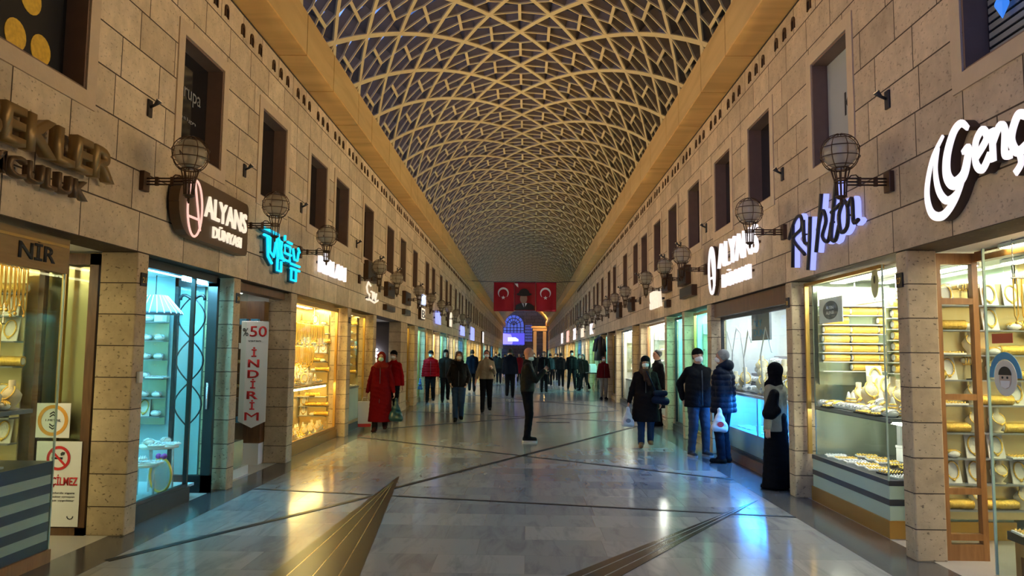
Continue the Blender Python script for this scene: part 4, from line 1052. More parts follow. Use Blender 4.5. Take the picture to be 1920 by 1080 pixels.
r = thing('white_branches', 'white bare branch decoration standing over the silver steps', 'decoration', (PX('R', .30), 11.9, 1.075))
mb = MB()
for sy, pts in ((0, [(0, 0), (.05, .5), (-.2, .95), (-.35, .75)]), (0, [(.05, .5), (.2, .9), (.45, 1.0)]), (.8, [(0, 0), (-.1, .6), (-.35, .98)]), (.8, [(-.1, .6), (.2, .95), (.5, .7), (.6, .95)]), (-.9, [(0, 0), (.1, .55), (-.15, .95), (-.4, .6)])):
    mb.tube([(0, sy+a, b) for a, b in pts], .012, 5)
mb.build('branches', M['paper'], r)
r = thing('window_screen', 'dark square shop screen hanging at the top of the blue lit window', 'screen', (PX('R', .30), 11.1, 1.85))
MB().box((0, -.42, 0), (.03, .42, .38)).build('panel', M['grey'], r)
text('lettering', 'ALY\nDÜN', at(MAT_R, (-.002, .32, .06)), .5, .24, .004, M['blueink'], r); MB().tube([(.015, 0, .38), (.015, 0, .60)], .01, 5).build('hanger', M['silver'], r)
strip_light('R', .45, 9.4, 12.6, 2.455, 'cool', 19, .14, 'blue lit shop'); strip_light('R', 1.0, 9.4, 12.6, 2.455, 'cool', 12, .14, 'blue lit shop')
partition('R', 12.9, 2.4, M['panel_w'], .28); backwall('R', 9.0, 13.0, 1.35, M['panel_w'])

# far shops, both rows
def far_shop(side, y0, y1, col, s, panel, frame, label, goods=True, dark=False, ns=1):
    d = .2; s = s*1.15 if y0 > 13 else s
    if y1-y0 > .5: shop_window(side, y0+.04, y1-.04, .14, 2.45, d, M[frame], .05 if y0 < 25 else .07, ())
    mb = MB(); sbox(mb, side, .13, y0, 0, .28, y1, .14); struct('trim_%d' % (30+int(y0*10)), mb, M['black' if frame == 'black' else 'brass'])
    backwall(side, y0-.15, y1+.15, 1.25, M[panel]); partition(side, y1+.06, 2.0, M[panel], .36 if side == 'L' else .28)
    strip_light(side, .5, y0+.05, y1-.05, 2.455, col, s, .12, label)
    if goods:
        counter(side, y0+.1, y1-.12, .3, .8, [('plinth', .1, 'black', 0), ('body', .7, 'panel_w' if panel != 'panel_y' else 'wood_g', .01), ('top', .04, 'grey', 0)], 'display counter inside the '+label)
        deck(side, y0+.15, y1-.2, .34, .76, .8405, ['silver_cushion', 'tray', 'white_box'] if panel != 'panel_y' else ['gold_cushion', 'bust', 'tray'], 'on the counter of the '+label, .2 if y0 < 18 else .3)
        if y1-y0 > 1.2: wall_shelves(side, y1+.04, .38, 1.15, [1.15, 1.45, 1.75, 2.05], ['roll', 'set', 'gold_cushion'] if panel == 'panel_y' else ['silver_cushion', 'set', 'white_box'], 'on the end shelves of the '+label, ('gold' if panel == 'panel_y' else 'pale')+' shelves at the end of the '+label, .3)
far_shop('R', 13.1, 15.0, 'teal', 60, 'panel_c', 'brass', 'teal shop')
far_shop('R', 15.2, 16.88, 'teal', 60, 'panel_c', 'black', 'narrow teal shop')
far_shop('R', 17.12, 20.7, 'white', 55, 'panel_w', 'wood_m', 'bright white shop')
far_shop('R', 20.92, 22.2, 'gold', 18, 'panel_y', 'wood_d', 'narrow brown framed shop')
far_shop('R', 22.42, 26.3, 'white', 60, 'panel_w', 'black', 'second white shop')
far_shop('L', 22.1, 23.6, 'gold', 25, 'panel_y', 'brass', 'narrow gold shop')
far_shop('L', 24.3, 26.0, 'cyan', 80, 'panel_c', 'brass', 'pale cyan shop behind the red puffer jacket', False)
far_shop('L', 26.35, 27.9, 'warm', 45, 'panel_y', 'brass', 'warm shop past the pale cyan shop', False)
cyc = ['cyan', 'warm', 'white', 'gold', 'teal', 'white', 'gold', 'cool', 'dim', 'warm', 'cyan', 'white', 'blue']
pan = dict(cyan='panel_c', warm='panel_y', white='panel_w', gold='panel_y', teal='panel_c', cool='panel_w', dim='panel_d', blue='panel_c')
for side, PP in (('L', PL), ('R', PR)):
    k = 0
    for (a0, a1), (b0, b1) in zip(PP, PP[1:]):
        if a1 < (28 if side == 'L' else 26.5): continue
        k += 1; c = cyc[(k*5+(3 if side == 'R' else 0)) % 13]
        if side == 'R' and k == 2: c = 'dim'
        if side == 'R' and 3 <= k <= 4: c = 'teal'
        if a1 > 62 and k % 2: continue
        far_shop(side, a1, b0, c, 75 if c != 'dim' else 4, pan[c], 'brass' if k % 3 else 'black', '%s far shop %s' % (ORD[k-1], 'past the red puffer jacket' if side == 'L' else 'beside the hanging jackets'), False)
for k in range(3):
    r = thing('hanging_jacket', ['black jacket hanging outside the dark far shop', 'second black jacket hanging outside the dark far shop', 'third black jacket hanging outside the dark far shop'][k], 'jacket', (2.9, 29.8+.42*k, 1.42))
    mb = MB(); mb.tube([(0, 0, .95), (0, 0, .85), (0, 0, .4), (0, 0, 0)], [.04, .12, .16, .19], 10); mb.tube([(-.12, 0, .85), (-.2, 0, .35)], [.05, .045], 8); mb.tube([(.12, 0, .85), (.2, 0, .35)], [.05, .045], 8); mb.build('jacket', M['black'], r)
    MB().tube([(0, 0, .95), (0, 0, 1.02), (.26, 0, 1.14)], .008, 5).build('hanger', M['silver'], r)

if OFF: print('LONG LABELS', OFF)
# ================================================================ SIGNS
M['neonw'] = emit('white_neon_letters', (1, .93, .95), .65)
M['neonw2'] = emit('soft_white_letters', (1, .86, .66), .6)
M['neonp'] = emit('pink_white_neon', (1, .55, .46), .7)
M['neonc'] = emit('cyan_neon', (.01, .62, .95), .9)
M['neonb'] = emit('blue_white_glow', (.32, .36, 1), .9)
M['neonb2'] = emit('pale_blue_glow', (.62, .72, 1), .9)
M['brassl'] = plain('brass_letters', (.30, .19, .07), .4, .55)
M['brasss'] = plain('brown_letters', (.16, .10, .05), .45, .5)
def stroke_sign(parent, name, T, strokes, r, mat, n=6):
    mb = MB()
    for st in strokes:
        mb.tube([T @ Vector((p[0], p[1], p[2] if len(p) > 2 else 0)) for p in st], r, n)
    return mb.build(name, mat, parent)
# brass lettering at the near left
r = thing('shop_name_sign', 'two lines of big brass raised letters above the striped counter', 'sign', (XL, 4.2, 2.76))
text('letters_top', 'BEKLER', at(MAT_L, (.05, .22, .19)), 1.58, .26, .07, M['brassl'], r, bold=.03)
text('letters_bottom', 'KUYUMCULUK', at(MAT_L, (.05, -.35, -.02)), 1.83, .15, .05, M['brasss'], r, bold=.02)
mb = MB()
for k in range(6): mb.tube([(.0, .35+k*.26, .3), (.055, .35+k*.26, .3)], .012, 5); mb.tube([(.0, -.2+k*.3, .05), (.055, -.2+k*.3, .05)], .012, 5)
mb.build('standoffs', M['dark'], r)
def alyans(r, T, sc, board, matA, matD, matO, d0):
    """oval A emblem and the two lines of letters; T origin lower left, unit width about 1.7"""
    pass
# brown oval sign, left wall
r = thing('oval_emblem_sign', 'brown rounded sign board with glowing oval A emblem and two lines of letters', 'sign', (XL, 7.12, 2.74))
TT = at(MAT_L, (.03, 0, 0))
pts = []
W_, H_ = 1.80, .62; 
for cx_, cy_, rr, a0 in ((.30, .30, .30, PI), (W_-.07, .07, .07, 1.5*PI), (W_-.07, H_-.07, .07, 0), (.30, H_-.31, .31, .5*PI)):
    pts += [(cx_+rr*math.cos(a0+PI/2*k/8), cy_+rr*math.sin(a0+PI/2*k/8)) for k in range(9)]
MB().prism(pts, .10, TT).build('board', plain('brown_sign_board', (.10, .055, .022), .45), r)
TT = at(MAT_L, (.135, 0, 0))
ov = [(.335+.165*math.cos(2*PI*k/32), .30+.285*math.sin(2*PI*k/32)) for k in range(33)]
stroke_sign(r, 'oval_emblem', TT, [ov, [(.31, .575), (.47, .09)], [(.31, .575), (.30, .50)], [(.19, .20), (.42, .20)]], .0125, M['neonp'])
text('upper_letters', 'ALYANS', at(MAT_L, (.13, .56, .26)), 1.16, .23, .02, M['neonw2'], r, bold=.01)
text('lower_letters', 'DÜNYASI', at(MAT_L, (.13, .78, .07)), .80, .15, .02, M['neonw2'], r, bold=.01)
# cyan script sign
r = thing('cyan_script_sign', 'glowing cyan script sign with angular overlapping strokes', 'sign', (XL, 9.50, 2.70))
S = [[(.02, .46), (.62, .46), (.62, .40)], [(.06, .37), (.3, .37), (.3, .18), (.46, .12), (.52, .3), (.52, .42)], [(.52, .42), (.62, .14), (.66, .4), (.80, .18), (.9, .12)],
     [(.62, .38), (.78, .38), (.72, .14), (1.15, .14), (1.15, .36), (.92, .36), (.92, .24), (1.2, .24)], [(1.02, .42), (1.22, .42)], [(1.2, .12), (1.62, .12)], [(1.2, .05), (1.62, .05)], [(1.28, .36), (1.36, .2), (1.5, .2), (1.55, .34)],
     [(1.52, .40), (1.60, .34)], [(.62, .12), (.62, -.05), (.78, -.05), (.78, .1)], [(1.24, .05), (1.24, -.12), (1.46, -.12), (1.46, .04)], [(.2, .37), (.24, .1), (.40, .02)], [(.90, .42), (.90, .50)]]
stroke_sign(r, 'neon', at(MAT_L, (.10, 0, .06)), [[(a, b*.95) for a, b in st] for st in S], .019, M['neonc'])
stroke_sign(r, 'back_channel', at(MAT_L, (.06, 0, .04)), [[(a, b*.95) for a, b in st] for st in S], .024, plain('teal_channel', (.01, .12, .2), .4))
mb = MB()
for k in range(5): mb.tube([(0, .2+k*.3, .2), (.06, .2+k*.3, .2)], .012, 5)
mb.build('standoffs', M['dark'], r)
# white rounded letters
r = thing('rounded_letter_sign', 'glowing white rounded letters on the wall past the cyan sign', 'sign', (XL, 12.25, 2.93))
text('letters', 'BİRLAN', at(MAT_L, (.05, 0, 0)), 1.80, .36, .05, M['neonw'], r, bold=.015)
mb = MB(); mb.box((0, .1, .15), (.05, 1.7, .19)); mb.build('rail', M['dark'], r)
r = thing('small_script_sign', 'small white backlit script sign over the small gold shop', 'sign', (XL, 16.0, 2.66))
stroke_sign(r, 'script', at(MAT_L, (.06, 0, 0)), [[(.45, .42), (.2, .48), (.05, .36), (.15, .25), (.35, .22), (.3, .1), (.05, .1)], [(.3, .12), (.9, .08), (1.3, .16)], [(.5, .3), (.7, .3), (.7, .15), (.85, .3), (1, .15), (1.1, .3)]], .022, M['neonw2'])
MB().box((0, .2, .12), (.04, 1.1, .16)).build('rail', M['dark'], r)
# large Genc sign on the right wall
r = thing('script_name_sign', 'large glowing white script sign with a double crescent initial', 'sign', (XR, 5.74, 2.72))
def crescent(c, ro, ri, off, a0, a1, sx=1, sy=1, n=30):
    o = []; 
    for k in range(n+1):
        a = a0+(a1-a0)*k/n; o.append((c[0]+ro*sx*math.cos(a), c[1]+ro*sy*math.sin(a)))
    i_ = []
    for k in range(n+1):
        a = a1-(a1-a0)*k/n; t = abs((k/n)-.5)*2; rr = ri+(ro-ri)*(t**2.2)
        i_.append((c[0]+rr*sx*math.cos(a)+off[0]*(1-t**2), c[1]+rr*sy*math.sin(a)+off[1]*(1-t**2)))
    return o+i_
def ribbon(mb, pts, ws, h, T):
    pts = [Vector(p) for p in pts]; n = len(pts); L_, R_ = [], []
    for i, p in enumerate(pts):
        d = (pts[min(i+1, n-1)]-pts[max(i-1, 0)]).normalized(); nn = Vector((-d.y, d.x)); w_ = ws[i] if isinstance(ws, list) else ws
        L_.append(p+nn*w_/2); R_.append(p-nn*w_/2)
    for i in range(n-1):
        q = [L_[i], R_[i], R_[i+1], L_[i+1]]
        mb.prism([(v.x, v.y) for v in q], h, T)
def curve(ps, n=8):
    """Catmull-Rom through points"""
    P_ = [Vector(p) for p in ps]; P_ = [P_[0]]+P_+[P_[-1]]; o = []
    for i in range(1, len(P_)-2):
        for k in range(n):
            t = k/n; a, b, c, d = P_[i-1], P_[i], P_[i+1], P_[i+2]
            o.append(.5*((2*b)+(c-a)*t+(2*a-5*b+4*c-d)*t*t+(3*b-a-3*c+d)*t**3))
    o.append(P_[-2]); return [(v.x, v.y) for v in o]
# letter paths traced in sign space: x along the wall toward the viewer, y up (metres)
gl = [(.60, .46), (.52, .52), (.42, .48), (.33, .34), (.32, .2), (.40, .12), (.52, .15), (.58, .26), (.59, .33), (.52, .31)]
cr1 = [(.29, .50), (.13, .36), (.04, .14), (.09, -.03), (.24, -.08), (.40, .0), (.52, .14), (.58, .26)]
cr2 = [(.22, .43), (.17, .28), (.20, .12), (.30, .02), (.42, .04), (.52, .12)]
e1 = [(.68, .24), (.80, .33), (.76, .40), (.68, .34), (.67, .2), (.74, .14), (.83, .22)]
n1 = [(.86, .38), (.86, .16)], [(.86, .28), (.94, .37), (.99, .33), (.98, .18), (1.05, .16)]
c1 = [(1.20, .36), (1.12, .38), (1.05, .26), (1.10, .16), (1.2, .18)]
c2 = [(1.12, .15), (1.13, .08), (1.07, .03)]
o1 = [(1.36, .36), (1.26, .34), (1.24, .2), (1.33, .15), (1.42, .24), (1.36, .36)]
def sign_ribbons(nm, mat, zoff, grow, h):
    mb = MB(); T = at(MAT_R, (-zoff, 0, 0))
    for pth, w0 in ((gl, .075), (cr1, .055), (cr2, .05), (e1, .055), (n1[0], .055), (n1[1], .055), (c1, .06), (c2, .045), (o1, .06)):
        pc = curve(pth) if len(pth) > 2 else pth; n = len(pc)
        ws = [(w0*(.45+.75*math.sin(PI*min(1, max(.0, i/(n-1))))) if pth in (gl, cr1, cr2) else w0)+grow for i in range(n)]
        ribbon(mb, pc, ws, h, T)
    mb.build(nm, mat, r)
sign_ribbons('glowing_face', M['neonw'], .075, 0, .012); sign_ribbons('letter_side', plain('brown_letter_side', (.07, .035, .02), .5), .0, -.004, .074)
# Ray script sign
r = thing('blue_backlit_script_sign', 'dark script letters with blue white backlight beside the striped plinth shop', 'sign', (XR, 8.70, 2.74))
RS = [[(.0, .22), (.2, .40), (.38, .42), (.40, .28), (.14, .2), (.48, -.02)], [(.14, .36), (.10, -.12)], [(.46, .36), (.48, .12), (.62, .08)], [(.66, .36), (.62, .08), (.56, -.20)],
      [(.98, .54), (.90, .26), (.80, -.04)], [(.86, .18), (1.0, .36), (1.08, .24), (.98, .1), (1.12, .03), (1.22, .2)], [(1.36, .58), (1.26, .28), (1.2, .06), (1.3, .01), (1.4, .14)],
      [(1.52, .36), (1.40, .24), (1.44, .07), (1.58, .1), (1.60, .28), (1.52, .36)], [(1.60, .28), (1.70, .34), (1.72, .12), (1.82, .12)], [(1.22, .30), (1.44, .34)]]
for nm, off, rad, mt in (('backlight', .035, .030, 'neonb'), ('letters', .085, .021, 'dark')):
    stroke_sign(r, nm, at(MAT_R, (-off, 0, 0)), [curve(s_, 5) if len(s_) > 2 else s_ for s_ in RS], rad, M[mt])
mb = MB()
for k in range(5): mb.tube([(0, -.1-k*.38, .2), (-.08, -.1-k*.38, .2)], .01, 5)
mb.build('standoffs', M['dark'], r)
# ALYANS on the right wall
r = thing('emblem_wall_sign', 'white glowing oval A emblem and two lines of letters fixed straight on the wall', 'sign', (XR, 12.52, 2.62))
ov = [(.19+.19*math.cos(2*PI*k/32), .38+.38*math.sin(2*PI*k/32)) for k in range(33)]
for nm, off, rad, mt in (('oval_emblem', .09, .020, 'neonw'), ('oval_back', .045, .032, 'bronze')):
    stroke_sign(r, nm, at(MAT_R, (-off, 0, 0)), [ov, [(.16, .74), (.35, .12)], [(.02, .26), (.31, .26)]], rad, M[mt])
text('upper_letters', 'ALYANS', at(MAT_R, (-.06, -.62, .36)), 2.0, .38, .05, M['neonw'], r, bold=-.01)
text('lower_letters', 'DÜNYASI', at(MAT_R, (-.06, -.86, .04)), 1.42, .25, .05, M['neonw'], r, bold=-.01)
mb = MB(); mb.box((0, -.7, .5), (-.06, -2.5, .53)); mb.box((0, -.9, .15), (-.06, -2.2, .18)); mb.build('rails', M['bronze'], r)
# further small signs
def small_sign(side, y, z, w_, h, kind, label, s_='', mat=None):
    X = XL if side == 'L' else XR; T = MAT_L if side == 'L' else MAT_R; s = 1 if side == 'L' else -1
    r = thing('shop_sign', label, 'sign', (X, y, z))
    if kind == 'box':
        MB().prism([(0, 0), (w_, 0), (w_, h), (0, h)], .10, T).build('box', M['bronze'], r)
        MB().prism([(.03, .03), (w_-.03, .03), (w_-.03, h-.03), (.03, h-.03)], .106, T).build('face', mat, r)
        if s_: text('letters', s_, at(T, (s*.107, s*.08, .1*h+.02)), w_-.16, h*.6, .01, M['blackink'] if mat is not M['dark'] else M['brassl'], r)
    else:
        text('letters', s_, at(T, (s*.06, 0, 0)), w_, h, .05, mat, r, bold=.03); MB().prism([(.05, h*.4), (w_-.05, h*.4), (w_-.05, h*.5), (.05, h*.5)], .06, T).build('rail', M['dark'], r)
small_sign('L', 15.95, 3.17, 1.0, .42, 'box', 'dark framed plaque on the wall above the small backlit script sign', '', M['dark'])
small_sign('L', 18.3, 3.0, 1.0, .36, 'box', 'dark plaque on the wall above the dim shop', '', M['dark'])
small_sign('L', 18.2, 2.66, 1.2, .14, 'box', 'thin dark strip plaque under the plaque of the dim shop', '', M['dark'])
small_sign('L', 21.0, 3.0, 1.0, .36, 'box', 'dark plaque above the narrow gold shop past the dim shop', '', M['dark'])
small_sign('L', 21.0, 2.70, 1.0, .16, 'box', 'thin dark strip plaque above the narrow gold shop', '', M['dark'])
small_sign('L', 24.2, 2.72, .9, .4, 'box', 'white box sign with a B above the pale cyan shop', 'B', M['neonw2'])
small_sign('L', 24.4, 3.2, .8, .35, 'letters', 'pale blue lit lettering high above the pale cyan shop', 'TSU', M['neonb2'])
small_sign('L', 28.2, 2.75, 1.6, .5, 'letters', 'violet glowing letters above the far cyan sign row shops', 'ONUR', M['neonb'])
small_sign('L', 33, 2.8, 1.2, .7, 'box', 'upright white box sign far along the cyan sign row', '', M['neonw2'])
small_sign('L', 39, 2.6, 2.4, .5, 'letters', 'blue glowing letters far along the cyan sign row', 'MODA', M['neonb'])
small_sign('L', 46, 2.5, 3, .8, 'letters', 'deep blue far sign before the end of the cyan sign row', 'ALTIN', M['neonb'])
small_sign('L', 58, 2.5, 2, .9, 'box', 'tall white far sign at the end of the cyan sign row', '', M['neonw'])
small_sign('R', 18.5, 2.72, 1.5, .42, 'letters', 'dark and white block letters above the bright white shop', 'SERRA', M['neonw2'])
small_sign('R', 15.1, 2.98, .8, .36, 'box', 'brown wall plaque past the white oval emblem', '', M['dark'])
small_sign('R', 14.9, 2.72, 1.1, .2, 'box', 'brown strip plaque under the plaque past the oval emblem', '', M['dark'])
small_sign('R', 16.85, 3.0, .7, .36, 'box', 'square brown plaque above the narrow teal shop', '', M['dark'])
small_sign('R', 16.6, 2.66, .3, .16, 'box', 'tiny dark plaque above the narrow teal shop pillar', '', M['dark'])
small_sign('R', 22.5, 2.9, .8, .4, 'box', 'dark plaque above the narrow brown framed shop', '', M['dark'])
small_sign('R', 25.5, 2.85, .9, .5, 'box', 'dark plaque above the second bright white shop', '', M['dark'])
for k, (yy, mm, ss) in enumerate([(36, 'neonw', 'K'), (42, 'neonw2', 'ATASAY'), (49, 'neonw', 'ZEN'), (57, 'neonp', 'ALTIN'), (66, 'neonw', 'SARRAF')]):
    small_sign('R', yy, 2.6, 1.6+k*.3, .5+.1*k, 'letters', '%s glowing far sign in the distance of the blue script sign row' % ['first white', 'cream', 'second white', 'pink', 'third white'][k], ss, M[mm])
# lettering in upper windows
text('sign_window', 'KÖK', at(MAT_R, (XR+.157, 7.66, 4.08)), .66, .30, .004, M['blackink'], None, label='black letters on the pale upper window above the blue script sign', cat='lettering')
r = thing('window_board', 'pale grey board inside the upper window above the blue script sign', 'sign board', (XR+.158, 7.66, 3.665))
MB().box((0, -.43, 0), (.006, .43, 1.11)).build('board', plain('grey_board', (.34, .36, .38), .6), r)
r = thing('window_lettering', 'dark upper window decal lettered jewelry above the brown oval emblem sign', 'lettering', (XL-.170, 7.45, 4.25))
text('letters', 'emrupa', at(MAT_L, (0, 0, 0)), .7, .16, .003, M['grey'], r); text('small_letters', 'design', at(MAT_L, (0, .1, -.2)), .5, .05, .003, M['grey'], r)
r = thing('coin_poster', 'dark poster of gold coins in the nearest upper window on the brass letter wall', 'poster', (XL-.165, 3.4, 3.68))
MB().box((0, 0, 0), (.004, 2.24, 1.09)).build('sheet', M['black'], r)
M['coin'] = plain('printed_gold_coin', (.85, .45, .04), .5, var=.4, vscale=30)
for k in range(11):
    cy_, cz_ = 2.24-.24-.28*(k % 4)-.14*((k//4) % 2), .15+.33*(k//4)
    MB().prism([(.115*math.cos(2*PI*i/20), .115*math.sin(2*PI*i/20)) for i in range(20)], .004, at(MAT_L, (.004, cy_, cz_))).build('coin', M['coin'], r)
r = thing('window_blind', 'dark slatted blind in the nearest upper window above the large white script sign', 'blind', (XR+.16, 4.1, 3.68))
mb = MB()
for k in range(18): mb.box((0, -1.15, k*.06), (.012, 1.15, k*.06+.04))
mb.build('slats', M['grey'], r)
r = thing('blue_ornament', 'small blue glass diamond hanging in the upper window with the slatted blind', 'ornament', (XR+.10, 5.0, 4.0))
MB().lathe([(.003, -.10), (.05, 0), (.003, .10)], n=6, smooth=False).build('diamond', emit('blue_ornament_glow', (.05, .25, .9), .6), r)  # glow put into the glass itself, it is no lamp
MB().tube([(0, 0, .1), (0, 0, .8)], .003, 4).build('thread', M['silver'], r)
# little number plates on pillars
for k, (side, yy, lb) in enumerate([('L', 6.67, 'small dark number plate near the top of the pillar beside the gold shop'), ('L', 8.92, 'small dark number plate near the top of the cyan tinted pillar'), ('R', 6.22, 'small dark number plate near the top of the pillar beside the wood frame'), ('R', 8.93, 'small dark number plate on the pillar beside the striped plinth'), ('L', 14.70, 'small dark number plate on the pillar past the golden window')]):
    X = PX(side, 0); s = 1 if side == 'L' else -1
    r = thing('number_plate', lb, 'number plate', (X, yy+.10, 2.19)); MB().box((0, -.05, 0), (s*.012, .05, .12)).build('plate', M['dark'], r)
    text('number', str(21+k*3), at(MAT_L if s > 0 else MAT_R, (s*.0125, -s*.03, .03)), .06, .05, .002, M['goldm'], r)
# thermostat box low on first pillar
r = thing('switch_box', 'small white box on the side of the first stone pillar', 'box', (XL, 6.77, 1.32)); MB().box((0, -.03, 0), (.03, .03, .1)).build('box', M['paper'], r)

# ================================================================ FLAGS
BY = 42.0
r = thing('banner_cable', 'thin steel cable across the street that carries the red flags', 'cable', (0, BY, 5.66))
MB().tube([(XL, 0, .06), (-1.86, 0, 0), (1.62, 0, 0), (XR, 0, .06)], .015, 6).build('cable', M['dark'], r)
def cloth(w_, h, phase):
    mb = MB(); nx, nz = 16, 14; vs = []; fs = []
    f = lambda x, z: .05*math.sin(x*7+phase)*(1-z/h*.3)+.02*math.sin(z*5+phase*2)
    for i in range(nz+1):
        for j in range(nx+1):
            x = j*w_/nx; z = h*i/nz; vs.append((x, f(x, z), z))
    for i in range(nz):
        for j in range(nx): a = i*(nx+1)+j; fs.append((a, a+1, a+nx+2, a+nx+1))
    mb.add(vs, fs, True); return mb
def star(mb, cx_, cz_, R_, T, h, rot=0):
    pts = []
    for k in range(10):
        a = rot+PI/2+2*PI*k/10; rr = R_ if k % 2 == 0 else R_*.4; pts.append((cx_+rr*math.cos(a), cz_+rr*math.sin(a)))
    mb.prism(pts, h, T)
def flag(x, w_, h, lab, ph):
    r = thing('crescent_flag', lab, 'flag', (x, BY-.03, 5.64-h))
    o = cloth(w_, h, ph).build('cloth', M['redflag'], r); md = o.modifiers.new('thickness', 'SOLIDIFY'); md.thickness = .01
    T = at(MAT_F, (0, -.085, 0)); mb = MB(); cx_, cz_ = w_*.47, h*.63; n = 26
    for k in range(n):
        a, b = PI*(-.28+1.56*k/n), PI*(-.28+1.56*(k+1)/n); g = lambda a_: .30-.105*max(.05, math.sin((a_/PI+.28)/1.56*PI))**.8
        mb.prism([(cx_+.30*math.cos(a), cz_+.30*math.sin(a)), (cx_+.30*math.cos(b), cz_+.30*math.sin(b)), (cx_+g(b)*math.cos(b), cz_+g(b)*math.sin(b)), (cx_+g(a)*math.cos(a), cz_+g(a)*math.sin(a))], .02, T)
    star(mb, cx_, cz_-.27, .12, T, .02)
    mb.build('crescent_and_star', M['flagwhite'], r)
flag(-1.84, 1.13, 1.62, 'red flag with white crescent and star, west of the portrait banner', .3)
flag(.50, 1.13, 1.62, 'red flag with white crescent and star, east of the portrait banner', 1.4)
r = thing('portrait_banner', 'red banner with portrait of a person in dark hat and suit', 'banner', (-.70, BY-.03, 4.06))
o = cloth(1.18, 1.58, 2.2).build('cloth', plain('deep_red_banner', (.30, .008, .012), .8), r); md = o.modifiers.new('thickness', 'SOLIDIFY'); md.thickness = .01
def blob(nm, pts, mat, off): MB().prism(pts, .012, at(MAT_F, (0, -.085-off, 0))).build(nm, mat, r)
el = lambda cx_, cz_, a, b, t0=0, t1=2*PI, n=24: [(cx_+a*math.cos(t0+(t1-t0)*k/n), cz_+b*math.sin(t0+(t1-t0)*k/n)) for k in range(n)]
blob('suit', [(.06, .03), (1.12, .03), (1.10, .26), (.84, .42), (.36, .42), (.10, .3)], M['black'], 0)
blob('collar', [(.42, .42), (.72, .42), (.56, .12)], M['flagwhite'], .013); blob('tie', [(.53, .40), (.61, .40), (.60, .06), (.54, .06)], M['black'], .026)
blob('face', el(.52, .66, .20, .27), plain('portrait_skin', (.32, .2, .15), .7), .02)
blob('hat_brim', el(.55, .90, .42, .10), M['black'], .035); blob('hat_crown', el(.55, .92, .30, .30, 0, PI)+[(.25, .92)], M['black'], .048)
blob('pale_corner', [(.02, 1.5), (.2, 1.5), (.22, 1.28), (.12, 1.36)], M['flagwhite'], .0)
# ================================================================ PEOPLE
def surface_nets(F, lo, h):
    S = F < 0; nx, ny, nz = F.shape
    c = [S[dx:nx-1+dx, dy:ny-1+dy, dz:nz-1+dz] for dx in (0, 1) for dy in (0, 1) for dz in (0, 1)]
    cnt = sum(a.astype(np.int8) for a in c); act = (cnt > 0) & (cnt < 8)
    idx = -np.ones(act.shape, np.int64); I = np.argwhere(act); idx[act] = np.arange(len(I))
    acc = np.zeros((len(I), 3)); n = np.zeros(len(I))
    cor = [(a, b, c_) for a in (0, 1) for b in (0, 1) for c_ in (0, 1)]
    for i, p in enumerate(cor):
        for ax in range(3):
            if p[ax]: continue
            q = list(p); q[ax] = 1
            f0 = F[I[:, 0]+p[0], I[:, 1]+p[1], I[:, 2]+p[2]]; f1 = F[I[:, 0]+q[0], I[:, 1]+q[1], I[:, 2]+q[2]]
            m = (f0 < 0) != (f1 < 0); t = np.where(m, f0/(np.where(m, f0-f1, 1)), 0)
            pos = np.tile(np.array(p, float), (len(I), 1)); pos[:, ax] += t
            acc += pos*m[:, None]; n += m
    V = (I+acc/n[:, None])*h+lo
    quads = []
    for ax in range(3):
        a1, a2 = [(1, 2), (2, 0), (0, 1)][ax]
        sl0 = [slice(None)]*3; sl1 = [slice(None)]*3; sl0[ax] = slice(0, -1); sl1[ax] = slice(1, None)
        d = S[tuple(sl0)] != S[tuple(sl1)]
        E_ = np.argwhere(d)
        E_ = E_[(E_[:, a1] > 0) & (E_[:, a2] > 0) & (E_[:, a1] < F.shape[a1]-1) & (E_[:, a2] < F.shape[a2]-1)]
        ins = S[E_[:, 0], E_[:, 1], E_[:, 2]]
        def g(o1, o2):
            e_ = E_.copy(); e_[:, a1] -= o1; e_[:, a2] -= o2; return idx[e_[:, 0], e_[:, 1], e_[:, 2]]
        q = np.stack([g(1, 1), g(0, 1), g(0, 0), g(1, 0)], 1)
        q[~ins] = q[~ins][:, ::-1]; quads.append(q)
    return V, np.concatenate(quads)
